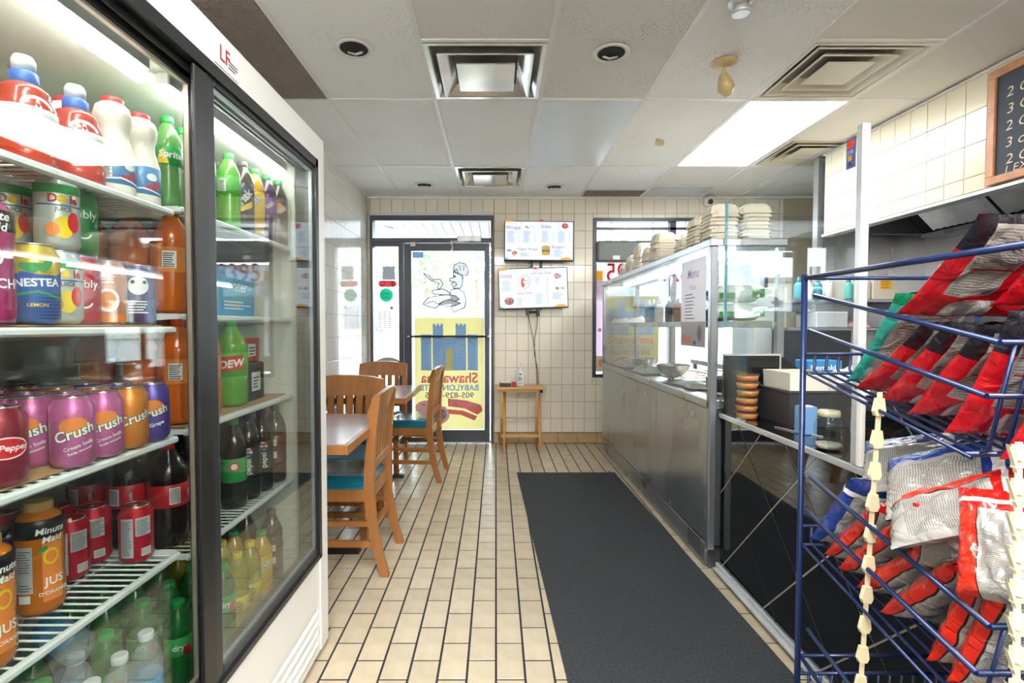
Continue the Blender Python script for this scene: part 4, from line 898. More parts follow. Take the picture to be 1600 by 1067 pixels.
# ================================================================ dining furniture
def build_chair():
    t = thing('dining_chair', T0); W2, Dp = .188, .40     # faces +Y in local space; back at y=-.2
    def leg_profile(x):
        pts = [(x, -.27, .0), (x, -.235, .12), (x, -.205, .28), (x, -.195, .42), (x, -.20, .55), (x, -.215, .72), (x, -.236, .865)]
        b = MB(); hw = .018
        sect = [.019, .02, .022, .024, .022, .02, .017]
        vs = []; fs = []
        for (px, py, pz), d in zip(pts, sect): vs += [(px-hw, py-d, pz), (px+hw, py-d, pz), (px+hw, py+d, pz), (px-hw, py+d, pz)]
        for i in range(len(pts)-1):
            for k in range(4): fs.append((i*4+k, i*4+(k+1) % 4, (i+1)*4+(k+1) % 4, (i+1)*4+k))
        fs += [(3, 2, 1, 0), tuple((len(pts)-1)*4+k for k in range(4))]
        return b.add(vs, fs)
    for s in (-1, 1): leg_profile(s*W2).build('leg', wood, t, world=False)
    for s in (-1, 1):
        MB().box(s*(W2-.005)-.02, s*(W2-.005)+.02, .14, .18, 0, .42, bev=.004).build('leg', wood, t, world=False)
    b = MB(); b.box(-W2+.01, W2-.01, .15, .172, .36, .425); b.box(-W2+.01, W2-.01, -.205, -.185, .36, .425)
    for s in (-1, 1): b.box(s*W2-.012, s*W2+.012, -.19, .165, .36, .425, bev=.002)
    b.build('seat_frame', wood, t, world=False)
    # cushion: domed pad
    def cush(u, v):
        x = (u-.5)*2; y = (v-.5)*2; e = (1-abs(x)**5)*(1-abs(y)**5)
        return (x*(.208-.01*(v < .3)), y*.185-.006, .430+.045*max(0, e)**.45)
    b = MB().grid(cush, 16, 16); b.box(-.204, .204, -.19, .175, .42, .436, bev=.004); b.build('seat', teal, t, world=False)
    b = MB()
    for s in (-1, 1): b.box(s*W2-.009, s*W2+.009, -.215, .155, .14, .17)
    for s in (-1, 1): b.box(s*W2-.009, s*W2+.009, -.2, .155, .24, .265)
    b.box(-W2, W2, .152, .168, .2, .228); b.box(-W2, W2, -.215, -.198, .2, .228)
    b.build('stretcher', wood, t, world=False)
    def yb(z): return -.20-.062*((z-.55)/.315)**1.2 if z > .55 else -.2
    b = MB(); N = 12; vs = []; fs = []
    for i in range(N+1):
        x = -W2-.018+(2*W2+.036)*i/N; c = .022*(1-(x/(W2+.018))**2); yy = -.236-.02*(1-(x/W2)**2)
        vs += [(x, yy+.024, .765), (x, yy+.046, .765), (x, yy+.012, .865+c), (x, yy-.012, .865+c)]
    for i in range(N):
        for k in range(4): fs.append((i*4+k, i*4+(k+1) % 4, (i+1)*4+(k+1) % 4, (i+1)*4+k))
    fs += [(0, 1, 2, 3), tuple(N*4+k for k in (3, 2, 1, 0))]
    b.add(vs, fs).build('top_rail', wood, t, world=False)
    MB().box(-W2+.01, W2-.01, -.213, -.19, .50, .545, bev=.003).build('lower_rail', wood, t, world=False)
    for i in range(5):
        x = -.118+i*.059; b = MB()
        b.add([(x-.019, -.207, .54), (x+.019, -.207, .54), (x+.019, -.195, .54), (x-.019, -.195, .54), (x-.019, -.228, .775), (x+.019, -.228, .775), (x+.019, -.214, .775), (x-.019, -.214, .775)],
              [(3, 2, 1, 0), (4, 5, 6, 7), (0, 1, 5, 4), (1, 2, 6, 5), (2, 3, 7, 6), (3, 0, 4, 7)])
        b.build('slat', wood, t, world=False)
    return t
ch = build_chair(); ks = list(ch.children)
chairs = [((-.80, 2.61), PI/2, 'oak slat back chair nearest the viewer, seen from its side beside the near table'),
          ((-.915, 2.975), PI, 'oak chair with teal seat tucked under the far side of the near table'),
          ((-.955, 3.515), 0, 'oak chair tucked under the near side of the far table, back to back with another'),
          ((-.69, 4.08), PI/2-.06, 'oak chair seen from its side in front of the yellow door poster'),
          ((-.985, 4.24), PI, 'oak chair at the far side of the far table, by the sidelight')]
for i, (p_, r_, lb) in enumerate(chairs):
    if i == 0: o = ch; o.location = (*p_, 0); o.rotation_euler = (0, 0, r_); tag(o, lb, 'chair', 'oak dining chairs')
    else: o = dup(ch, (*p_, 0), r_, lb, 'oak dining chairs', ks=ks)
def build_table():
    t = thing('dining_table', T0); top = mat('laminate_top', '#a39aa6', .18, coat=.4, var=.05)
    MB().box(-.335, .335, -.355, .355, .706, .72, bev=.002).build('tabletop', top, t, world=False)
    b = MB(); e = .012
    for a in ((-.35, -.335, -.37, .37), (.335, .35, -.37, .37), (-.335, .335, -.37, -.355), (-.335, .335, .355, .37)): b.box(a[0], a[1], a[2], a[3], .678, .719, bev=.003)
    b.build('edge_band', wood, t, world=False)
    MB().box(-.335, .335, -.355, .355, .683, .706).build('core', wood, t, world=False)
    b = MB().lathe([(.04, .03), (.036, .05), (.036, .67), (.09, .683)], 20, c=(-.06, 0, 0)); b.build('column', black_metal, t, world=False)
    b = MB()
    for (x0, x1, y0, y1) in ((-.09, -.03, -.27, .27), (-.24, .225, .24, .30), (-.24, .225, -.30, -.24)):
        e = .012; b.add([(x0, y0, 0), (x1, y0, 0), (x1, y1, 0), (x0, y1, 0), (x0+e, y0+e, .026), (x1-e, y0+e, .026), (x1-e, y1-e, .026), (x0+e, y1-e, .026)], [(3, 2, 1, 0), (4, 5, 6, 7), (0, 1, 5, 4), (1, 2, 6, 5), (2, 3, 7, 6), (3, 0, 4, 7)])
    b.lathe([(.07, .02), (.045, .045)], 16, c=(-.06, 0, 0)); b.build('base', black_metal, t, world=False)
    return t
tb_ = build_table(); tk = list(tb_.children)
tb_.location = (-.945, 2.41, 0); tag(tb_, 'square table with grey top and wood edge next to the cooler, nearer one', 'table', 'dining tables')
dup(tb_, (-.95, 3.745, 0), 0, 'square table with grey top and wood edge nearer the entrance door', 'dining tables', ks=tk)
# folding tray table with sanitiser
t = thing('folding_table', (.235, 4.98, 0), 'small pale wood folding tray table against the entrance wall', 'table')
MB().box(-.005, .475, 4.86, 5.12, .585, .61, bev=.008).build('tabletop', wood_l, t)
MB().box(.06, .41, 4.88, 5.1, .565, .585).build('underframe', wood_l, t)
for x in (.055, .40):
    MB().tube([(x, 5.10, .0), (x, 4.90, .57)], .014, 8).build('leg', wood_l, t); MB().tube([(x+.024, 4.87, .0), (x+.024, 5.08, .57)], .014, 8).build('leg', wood_l, t)
MB().box(.05, .43, 4.91, 4.935, .12, .15).build('crossbar', wood_l, t)
MB().tube([(.05, 4.985, .3), (.43, 4.985, .3)], .006, 6).build('pivot_rod', alum, t)
t = thing('sanitiser_bottle', (.235, 4.96, .61), 'white pump bottle of hand sanitiser on the small folding table', 'bottle')
MB().lathe([(.01, 0), (.04, .003), (.042, .01), (.042, .13), (.03, .155), (.014, .165), (.014, .175)], 20, c=(.235, 4.96, .61)).build('body', mat('sanitiser_body', '#e9edf1', .2, coat=.4), t)
b = MB().lathe([(.013, .17), (.013, .19), (.006, .195), (.005, .225)], 12, c=(.235, 4.96, .61)); b.tube([(.235, 4.96, .832), (.235, 4.92, .828)], .006, 8); b.build('pump', white_paint, t)
decal('print', t, [(ell(0, .12, .014, .006), 0), (lines(-.02, .06, .02, .1, 5), 0), (lines(-.02, .025, .02, .04, 2), 1)], lambda a, b, d: (.235+math.sin(a/.042)*(.0425+d), 4.96-math.cos(a/.042)*(.0425+d), .61+b), [ink_k, ink_gr], step=.006)
def mini(name, x, col, lb, w=.055, d=.04, h=.035):
    t = thing(name, (x, 4.95, .61), lb, 'box'); MB().box(x-w, x+w, 4.95-d, 4.95+d, .61, .61+h, bev=.003).build('body', mat('mini_'+col.strip('#'), col, .4), t)
    MB().box(x-w*.8, x+w*.8, 4.95-d*.8, 4.95+d*.8, .61+h, .61+h+.012, bev=.002).build('flap', white_paint, t); return t
mini('business_card_box', .09, '#4a3240', 'small dark box of cards at the left of the folding table')
mini('small_red_box', .175, '#c0242c', 'small red box beside the sanitiser bottle', w=.022, d=.02, h=.045)
# wall outlet and cables
t = thing('wall_outlet', (.455, YB, .55), 'metal wall outlet beside the small folding table', 'outlet'); MB().box(.435, .49, YB-.012, YB+.002, .5, .6, bev=.003).build('plate', alum, t); MB().box(.447, .478, YB-.018, YB-.01, .515, .585, bev=.003).build('socket', black_metal, t)
t = thing('power_cable', (.38, YB, .62), 'two thin black cables hanging from the lower screen to the table', 'cable')
for pts in (((824, 487), (828, 505), (833, 530), (836, 552), (838, 575), (839, 600)), ((840, 487), (839, 508), (835, 530), (835, 552), (840, 578), (841, 603))):
    q = [P(*a) for a in pts]; MB().tube([(v.x, YB-.015, v.z) for v in q], .0035, 6).build('cable', black_metal, t)
# screens
screen_bg = mat('screen_glow', (.84, .93, 1.0), .3, emit=.37); screen_bg.node_tree.nodes['Principled BSDF'].inputs['Base Color'].default_value = (.02, .02, .02, 1)
def sm(n, c): 
    c = srgb(c); m = mat('screen_'+n, c, .4, emit=.38); m.node_tree.nodes['Principled BSDF'].inputs['Base Color'].default_value = (.02, .02, .02, 1); return m
SI = [sm('purple', '#7a3a78'), sm('grey', '#b5bdc8'), sm('orange', '#f5a53c'), sm('red', '#e0404c'), sm('teal', '#4cc4b4'), sm('gold', '#c9a04a'), sm('green', '#6a9a5a'), sm('blue', '#8aa4d4'), sm('white', '#ffffff'), sm('dark', '#4a4650')]
def tv(x0, x1, z0, z1, roll, tilt, lb, prints):
    cx, cz = (x0+x1)/2, (z0+z1)/2; t = thing('menu_screen', (cx, YB-.09, cz), lb, 'screen', 'menu screens'); ORG[t.as_pointer()] = Vector((0, 0, 0))
    w2, h2 = (x1-x0)/2, (z1-z0)/2
    b = MB(); b.box(-w2, w2, -.012, .02, -h2, h2, bev=.004); b.box(-w2*.7, w2*.7, .02, .05, -h2*.8, h2*.5, bev=.01); b.build('casing', mat('tv_black', '#1c2228', .35), t, world=False)
    MB().box(-w2+.008, w2-.008, -.0145, -.011, -h2+.014, h2-.008).build('screen_panel', screen_bg, t, world=False)
    decal('menu_print', t, prints, plane_map((-w2+.008, -.0148, -h2+.014), (2*w2-.016, 0, 0), (0, 0, 2*w2-.016), (0, -1, 0)), SI, world=False, d0=.0002, dd=.0001)
    t.rotation_euler = (tilt, roll, 0); return t
def food(cx, cy, r, cols, n=22):
    s = [(ell(cx, cy, r, r*.8), cols[0])]
    for i in range(n): s.append((ell(cx+random.uniform(-.8, .8)*r, cy+random.uniform(-.6, .6)*r, r*.22, r*.15, 6), random.choice(cols)))
    return s
def corner():
    return [(poly([(0, .555), (0, .58), (.14, .58), (.12, .56), (.05, .55)]), 2), (ell(.535, .575, .03, .018), 3), (poly([(.8, 0), (.84, .03), (.92, .04), (.98, .02), (.98, 0)]), 2), (poly([(0, 0), (0, .03), (.04, .02), (.05, 0)]), 4), (ell(.23, .545, .006), 9), (ell(.77, .545, .006), 9)]
m1 = corner()+[(xf(text('Wraps', .08, .0, .1), .115, .47), 0), (xf(text('Sides', .075, .0, .1), .60, .49), 0), (xf(text('Vegan Wraps', .055, 0, .1), .33, .155), 0), (xf(text('Burgers', .06, 0, .1), .78, .19), 0)]
for x in (.03, .27, .54, .78): m1 += [(lines(x, .26, x+.11, .43, 9, .4), 7), (lines(x+.16, .26, x+.18, .43, 9, .4), 1)]
m1 += [(lines(.23, .05, .36, .11, 3, .4), 7), (lines(.72, .05, .86, .15, 5, .4), 7)]+food(.32, .49, .045, [8, 9, 1, 6])+food(.4, .49, .03, [8, 1])+food(.88, .5, .05, [3, 6, 5, 0])+food(.14, .09, .04, [3, 6, 8, 5])+[(ell(.06, .13, .04, .02), 7)]
m1 += [(ell(.6, .17, .065, .04), 5), (rect(.54, .13, .66, .155), 6), (rect(.54, .11, .66, .13), 9), (ell(.6, .09, .065, .03), 5), (rect(.545, .155, .655, .163), 2)]
m2 = corner()+[(xf(text('Salad', .085, .0, .1), .1, .47), 0), (xf(text('On the Side', .06, .0, .1), .62, .5), 0), (xf(text('Salad Only', .052, 0, .1), .37, .21), 0)]
for a, b_, c_, d_, n in ((.04, .25, .18, .41, 9), (.26, .03, .34, .16, 7), (.53, .36, .6, .45, 5), (.53, .05, .64, .22, 10), (.78, .12, .93, .22, 4), (.43, .05, .45, .16, 7), (.7, .05, .72, .45, 14)): m2.append((lines(a, b_, c_, d_, n, .4), 7))
m2 += [(ell(.38, .38, .085, .1), 6), (ell(.38, .38, .078, .092), 8), (ell(.35, .37, .03, .07), 3)]+food(.4, .38, .05, [8, 4, 6, 8])+food(.14, .1, .07, [0, 5, 6, 3, 2])+food(.86, .45, .05, [0, 3, 8])+food(.85, .27, .03, [5, 9, 2])+food(.93, .27, .025, [2, 5])
tvY = YB-.09
a, b_ = U(788, 345, tvY), U(896, 408, tvY); tv(a.x, b_.x, b_.z, a.z, 0.01, -.05, 'upper menu screen on the entrance wall listing wraps and burgers', m1)
a, b_ = U(779, 418, tvY), U(887, 482, tvY); tv(a.x, b_.x, b_.z, a.z, -.03, -.02, 'lower menu screen on the entrance wall, slightly tilted, listing salad', m2)
t = thing('screen_bracket', (.36, YB-.03, 1.83), 'black metal bracket holding the menu screens to the wall', 'bracket')
b = MB()
for x in (831, 846): b.box(U(x, 0, YB).x-.012, U(x, 0, YB).x+.012, YB-.045, YB-.002, 1.36, 2.1)
b.build('rail', black_metal, t)
b = MB(); a = P(824, 487); c_ = P(840, 489)
b.box(a.x-.015, a.x+.015, YB-.1, YB-.01, a.z-.03, a.z+.05); b.box(c_.x-.015, c_.x+.015, YB-.1, YB-.01, c_.z-.03, c_.z+.05); b.tube([(a.x, YB-.08, a.z), (c_.x, YB-.08, c_.z+.01)], .01, 8); b.build('arm', black_metal, t)
# floor mat
def mmat():
    m = mat('mat_charcoal', '#3c4347', .8, var=.5, vscale=110, bump=.6, bscale=260); return m
a = UZ(808, 741, .008); b_ = UZ(963, 741, .008)
o = MB().extr([(a.x, 4.12), (b_.x, 4.12), (1.045, .5), (.275, .5)], 'z', -.001, .009)
t = thing('floor_mat', (.6, 2.3, 0), 'long charcoal runner mat on the tiled floor along the counter', 'mat'); o.build('pile', mmat(), t)
# ================================================================ stainless serving counter
SX = 1.03
S = thing('serving_counter', (1.33, 3.68, 0), 'long stainless steel serving counter with glass food guard on top', 'counter')
b = MB(); y = 2.47
MB().box(SX+.01, 1.62, 2.46, 4.93, .13, .80).build('body', steel, S)
for a, c in ((2.47, 3.28), (3.284, 4.1), (4.104, 4.92)): MB().box(SX, SX+.012, a, c, .135, .795, bev=.003).build('front_panel', steel, S)
MB().box(SX+.02, 1.6, 2.50, 4.9, 0, .13).build('kick_base', steel_brushed, S)
MB().box(SX+.002, SX+.02, 2.50, 4.92, .012, .125, bev=.002).build('kick_plate', steel_brushed, S)
b = MB(); b.box(SX-.012, 1.63, 2.44, 4.94, .80, .845, bev=.006); b.build('worktop', steel, S)
for x, y in ((SX-.012, 2.43), (1.335, 2.43), (SX-.004, 4.9), (1.335, 4.9), (1.335, 3.9), (1.335, 3.15)):
    lo = 0 if (y < 2.5 and x < 1.1) else .845
    MB().box(x, x+.034, y, y+.034, lo+.12*(lo == 0), 1.575, bev=.003).build('post', steel_brushed, S)
MB().box(SX-.02, 1.375, 2.425, 4.94, 1.575, 1.61, bev=.003).build('top_shelf', steel, S)
MB().box(SX+.03, 1.335, 2.47, 4.9, 1.19, 1.222, bev=.003).build('mid_shelf', steel, S)
gg = glass('guard_glass', (.93, .97, .97), 1.5)
MB().box(SX+.006, SX+.013, 2.465, 4.9, .845, 1.575).build('front_pane', gg, S)
MB().box(SX+.03, 1.335, 4.912, 4.918, .845, 1.575).build('end_pane', gg, S)
MB().box(SX+.03, 1.335, 2.442, 2.448, 1.07, 1.575).build('end_pane', gg, S)
tube2 = MB().tube([(1.2, 2.6, 1.562), (1.2, 4.8, 1.562)], .011, 10).build('light_tube', mat('guard_tube', (1, 1, .97), .3, emit=7.0), S)
# gastronorm pans sunk in the worktop
foods = [('#b8322a', 'chopped tomatoes'), ('#7fa23c', 'shredded lettuce'), ('#d9c79a', 'hummus'), ('#b65f9a', 'pickled turnip'), ('#5f7d3a', 'pickles'), ('#e9e4d6', 'white onion')]
for i, (c, nm) in enumerate(foods):
    y0 = 2.56+i*.37; t = thing('food_pan', (1.36, y0+.16, .845), 'steel food pan of %s in the serving counter, %s' % (nm, ['first', 'second', 'third', 'fourth', 'fifth', 'sixth'][i]+' from the near end'), 'food pan', 'food pans')
    b = MB()
    for a in ((1.16, 1.175, y0, y0+.32), (1.545, 1.56, y0, y0+.32), (1.175, 1.545, y0, y0+.015), (1.175, 1.545, y0+.305, y0+.32)): b.box(a[0], a[1], a[2], a[3], .84, .852, bev=.002)
    b.build('rim', steel_brushed, t)
    b = MB(); rnd = random.Random(i)
    b.grid(lambda u, v: (1.175+.37*u, y0+.015+.29*v, .8455+.012*noise.noise(Vector((u*9, v*9, i)))*(4*u*(1-u))), 22, 18); tag(b.build('filling', mat('food_'+c.strip('#'), c, .6, var=.35, vscale=60), t), kind='stuff')
# mixing bowl, tray, cloths
bx, by = 1.135, 3.42
for (bx, by, r, lb) in ((1.185, 3.42, .11, 'stainless mixing bowl on the serving counter behind the glass'), (1.17, 4.05, .09, 'smaller steel bowl farther along the serving counter')):
    t = thing('mixing_bowl', (bx, by, .846), lb, 'bowl')
    MB().lathe([(.03, .0), (r*.6, .018), (r*.88, .05), (r, .085), (r+.005, .088), (r-.002, .086), (r*.86, .05), (r*.58, .02), (.001, .004)], 32, c=(bx, by, .852)).build('bowl', mat('bowl_steel', (.75, .75, .74), .18, metal=.95), t)
def cloth(x, y, z, sx, sy, h, seed, lb, m=None, name='cloth', cat='cloth'):
    b = MB(); b.grid(lambda u, v: (x+sx*(u-.5)+.02*noise.noise(Vector((u*3, v*3, seed+5))), y+sy*(v-.5)+.02*noise.noise(Vector((u*3, v*3, seed+9))), z+.002+max(0, h*(.55+.7*noise.noise(Vector((u*3.2, v*3.2, seed))))*min(1, 6*u, 6*(1-u), 6*v, 6*(1-v)))), 24, 24)
    t = thing(name, (x, y, z), lb, cat); b.build('fabric', m or mat('cloth_white', '#e9ebee', .8), t); return t
cloth(1.13, 3.80, .852, .16, .3, .05, 3, 'crumpled white cloth beside the mixing bowl on the serving counter')
cloth(1.12, 4.45, .852, .15, .5, .06, 8, 'crumpled white cloth at the far end of the serving counter')
cloth(1.14, 2.95, .852, .15, .35, .025, 4, 'flat white cloth at the near end of the serving counter')
cloth(1.17, 4.55, 1.222, .22, .5, .05, 6, 'white paper pile at the far end of the guard shelf')
t = thing('steel_pan', (1.22, 3.1, .86), 'round steel pan with lid on the serving counter behind the glass', 'pan')
MB().lathe([(.09, .0), (.1, .004), (.1, .06), (.106, .062), (.1, .066), (.02, .075), (.012, .09)], 28, c=(1.25, 2.78, .852)).build('pan', steel_brushed, t)
# sauce bottles on the mid shelf
for i, (c, nm) in enumerate((('#2f7fae', 'blue'), ('#2b6b8f', 'dark blue'), ('#e6e2d8', 'white'), ('#3a3b40', 'black'), ('#8b5a3a', 'brown'), ('#d9d7d0', 'cream'))):
    y = 4.25-i*.13 if i < 3 else 3.75-(i-3)*.16; t = thing('sauce_bottle', (1.27, y, 1.222), '%s sauce bottle on the guard shelf of the serving counter' % nm, 'bottle', 'sauce bottles on the guard shelf')
    MB().lathe([(.01, 0), (.032, .002), (.033, .01), (.033, .12), (.02, .14), (.012, .145)], 16, c=(1.27, y, 1.222)).build('body', mat('sauce_'+c.strip('#'), c, .4), t)
    MB().lathe([(.014, .143), (.014, .155), (.004, .19)], 12, c=(1.27, y, 1.222)).build('nozzle', ink_w, t)
# bread bags at the near end
gr_ = mat('bag_green', '#4f9a3c', .4)
for i, (y, z, lb) in enumerate(((2.60, 1.223, 'lower white bread bag with green stripes at the near end of the guard shelf'), (2.605, 1.315, 'upper white bread bag with green stripes at the near end of the guard shelf'), (2.86, 1.223, 'white bread bag behind the two stacked ones'))):
    t = thing('bread_bag', (1.2, y, z), lb, 'bag', 'bread bags')
    def fb(u, v, k=i, y=y, z=z):
        a = 2*PI*v; x = 1.07+.25*u; e = min(1, 5*u+.25, 5*(1-u)+.25); ww = .5+noise.noise(Vector((u*5, v*4, k)))*.12
        return (x, y+.10*math.cos(a)*abs(math.cos(a))**-.3*(.9+.1*e), z+.045+(.045*math.sin(a)*abs(math.sin(a)+1e-6)**-.4)*e*(.9+ww*.15))
    b = MB().grid(fb, 20, 20); b.build('wrapper', mat('bread_white', '#eef1ea', .35, coat=.3), t)
    decal('print', t, [(rect(1.09, .018, 1.17, .045), 0), (rect(1.25, .02, 1.31, .065), 0), (ell(1.28, .03, .011), 1), (ell(1.28, .03, .008), 2)], plane_map((0, y-.102, z), (1, 0, 0), (0, 0, 1), (0, -1, 0)), [gr_, ink_k, ink_w])
# taped menu sheet on the guard glass
t = thing('taped_menu', (SX, 2.72, 1.1), 'printed menu sheet taped to the guard glass at its near end', 'menu')
MB().box(SX+.003, SX+.0055, 2.53, 2.86, 1.09, 1.545).build('sheet', mat('sheet_lilac', '#e6e3f0', .35), t)
s = [(xf(text('Menu', .07, .01, .2), .165, .38), 0), (xf(text('Plates', .04, .01, .2), .165, .31), 4), (rect(0, 0, .33, .13), 1)]
for k in range(8): s.append((lines(.06, .145+k*.018, .2, .152+k*.018, 1, .7), 2))
s += [(ell(.26, .07, .03, .045), 3), (ell(.26, .075, .02, .03), 2), (ell(.09, .03, .03, .02), 5), (ell(.05, .045, .025, .02), 5), (ell(.13, .04, .025, .02), 5), (ell(.2, .02, .02, .012), 2)]
decal('print', t, s, plane_map((SX+.003, 2.86, 1.09), (0, -1, 0), (0, 0, 1), (-1, 0, 0)), [mat('p_purple', '#a06ab8', .4), mat('p_grey', '#8f8a92', .4), ink_k, mat('p_brown', '#6b4a36', .4), mat('p_lilac', '#d6a8d8', .4), mat('p_rust', '#b85a34', .4)], d0=.0002, dd=.0001)
# open foam clamshells nested upside down on the top shelf
foam = mat('foam_ivory', '#efe8d8', .6)
def foambox():
    t = thing('takeout_box', T0)
    b = MB()
    for s in (-1, 1):
        cx = s*.078; lv = [(.074, .082, 0), (.070, .078, .003), (.062, .07, .035), (.05, .056, .05)]; vs = []; fs = []
        for hx, hy, z in lv:
            c = .018
            for (x, y) in ((-hx+c, -hy), (hx-c, -hy), (hx, -hy+c), (hx, hy-c), (hx-c, hy), (-hx+c, hy), (-hx, hy-c), (-hx, -hy+c)): vs.append((cx+x, y, z))
        for i in range(3):
            for k in range(8): fs.append((i*8+k, i*8+(k+1) % 8, (i+1)*8+(k+1) % 8, (i+1)*8+k))
        fs.append(tuple(24+k for k in range(8))); b.add(vs, fs)
    b.box(-.006, .006, -.07, .07, 0, .003)
    b.build('shell', foam, t, world=False, fix=False); return t
fb_ = foambox(); fk = list(fb_.children); first = True
stk = [(2.56, 8, 'front stack at the near end, right above the counter post'), (2.76, 7, 'second stack from the near end'), (2.95, 3, 'low stack just behind the two near ones'), (3.42, 9, 'tall middle stack'), (3.62, 6, 'middle stack behind the tall one'), (3.85, 9, 'tall stack left of the middle ones'), (4.08, 6, 'shorter stack at the far end'), (4.3, 4, 'lowest stack, farthest from the viewer')]
for y, n, lb in stk:
    for k in range(n):
        l = 'ivory foam box, %s up, %s' % (ORD[k] if k else 'lowest', lb.replace('right above the counter post', 'over the post'))
        loc = (1.19+random.uniform(-.004, .004), y+random.uniform(-.004, .004), 1.611+k*.0185); rz = random.uniform(-.03, .03)
        if first: fb_.location = loc; fb_.rotation_euler = (0, 0, rz); tag(fb_, l, 'takeout box', 'foam boxes in the '+lb); first = False
        else: dup(fb_, loc, rz, l, 'foam boxes in the '+lb, ks=fk)

# ================================================================ black tiled counter
BX = 1.075
grout_w = mat('pale_grout', '#b2b0a9', .9)
Kc = thing('tiled_counter', (1.35, 1.9, 0), 'black diagonal tiled service counter with aluminium edge trims', 'counter')
MB().box(BX, 1.62, 1.48, 2.425, .035, .762).build('body', grout_w, Kc); MB().box(BX, 1.62, .05, 1.48, .035, .985).build('till_body', grout_w, Kc)
btile = mat('black_gloss_tile', '#0e0f12', .045, coat=.6, bump=.01, bscale=4, spec=.7)
def clip_poly(p, a0, b0, a1, b1):
    for ax, lim, sg in ((0, a0, 1), (0, a1, -1), (1, b0, 1), (1, b1, -1)):
        o = []
        for i in range(len(p)):
            q, r = p[i], p[(i+1) % len(p)]; dq, dr = (q[ax]-lim)*sg, (r[ax]-lim)*sg
            if dq >= 0: o.append(q)
            if dq*dr < 0: t_ = dq/(dq-dr); o.append((q[0]+(r[0]-q[0])*t_, q[1]+(r[1]-q[1])*t_))
        p = o
        if len(p) < 3: return []
    return p
def diamonds(x, a0, b0, a1, b1, ca, cb, dg, parent, m):
    g = .0045; k = dg-g
    for i in range(-9, 12):
        for j in range(-6, 8):
            if (i+j) % 2 == 0: continue
            c = (ca+dg*i, cb+dg*j); p = clip_poly([(c[0]-k, c[1]), (c[0], c[1]-k), (c[0]+k, c[1]), (c[0], c[1]+k)], a0, b0, a1, b1)
            if len(p) < 3 or abs(sum(p[q][0]*p[(q+1) % len(p)][1]-p[(q+1) % len(p)][0]*p[q][1] for q in range(len(p)))) < 1e-4: continue
            MB().extr(p, 'x', x-.003, x+.001).build('tile', m, parent)
diamonds(BX, 1.482, .058, 2.42, .762, 1.977, .478, .184, Kc, btile); diamonds(BX, .2, .058, 1.478, .985, 1.977, .478, .184, Kc, btile)
b = MB(); b.box(BX-.012, BX+.003, 1.47, 2.43, .762, .782, bev=.002); b.build('top_trim', alum, Kc)
b = MB(); b.box(BX-.014, BX+.003, .05, 2.44, .03, .058, bev=.002); b.box(BX-.03, BX-.01, .05, 2.44, .028, .033); b.build('base_trim', alum, Kc)
for i, (a, c) in enumerate(((1.49, 1.79), (1.794, 2.10), (2.104, 2.42))): 
    for (x0, x1) in ((BX+.004, 1.34), (1.344, 1.62)): MB().box(x0, x1, a, c, .762, .776, bev=.001).build('top_tile', btile, Kc)
MB().box(BX-.005, 1.62, .05, 1.478, .985, 1.0, bev=.002).build('till_top', btile, Kc)
b = MB().extr([(BX, .776), (BX, 1.06), (1.335, 1.06), (1.62, .86), (1.62, .776)], 'y', 2.405, 2.425); b.build('end_splash', mat('black_laminate', '#1d1f22', .15, coat=.4), Kc)
b = MB(); b.box(BX, 1.337, 2.4, 2.427, 1.058, 1.066); b.box(1.332, 1.338, 2.398, 2.405, .776, 1.06); b.build('splash_trim', alum, Kc)
# clear screen
G = thing('clear_screen', (BX, 2.0, .78), 'large clear screen with aluminium post standing on the black counter edge', 'screen guard')
edge = mat('glass_edge', '#7fc8d4', .15, coat=.5)
sg = glass('screen_glass', (.95, .98, .98), 1.5)
def pane(y0, y1, z0, z1, x=BX+.0):
    MB().box(x, x+.008, y0, y1-.0, z0, z1).build('pane', sg, G)
    MB().box(x-.001, x+.009+.004*(z1 > 1.5), y1, y1+.002+.002*(z1 > 1.5), z0, z1).build('polished_edge', edge if z1 > 1.5 else sg, G)
pane(1.535, 2.415, 1.19, 1.775); pane(2.2, 2.394, .784, 1.186); pane(1.535, 1.65, .784, 1.05)
MB().box(BX-.008, BX+.016, 1.505, 1.533, .784, 1.79, bev=.003).build('post', alum, G)
MB().box(BX-.008, BX+.012, 1.49, 1.504, .784, 1.04, bev=.001).build('corner_trim', white_paint, G)
b = MB().box(BX-.004, BX-.001, 1.545, 1.582, 1.675, 1.765); b.build('sticker', mat('sticker_navy', '#4d5f94', .4), G)
decal('sticker_print', G, [(rect(.004, .06, .033, .084), 0), (rect(.006, .042, .031, .053), 1), (rect(.009, .022, .026, .038), 2), (rect(.012, .007, .024, .017), 3), (lines(.008, .044, .028, .052, 2), 3)], plane_map((BX-.0042, 1.582, 1.675), (0, -1, 0), (0, 0, 1), (-1, 0, 0)), [mat('st_red', '#e0401c', .4), mat('st_blue', '#9fb4dc', .4), mat('st_amber', '#d99a1c', .4), mat('st_slate', '#2d3a60', .4)])
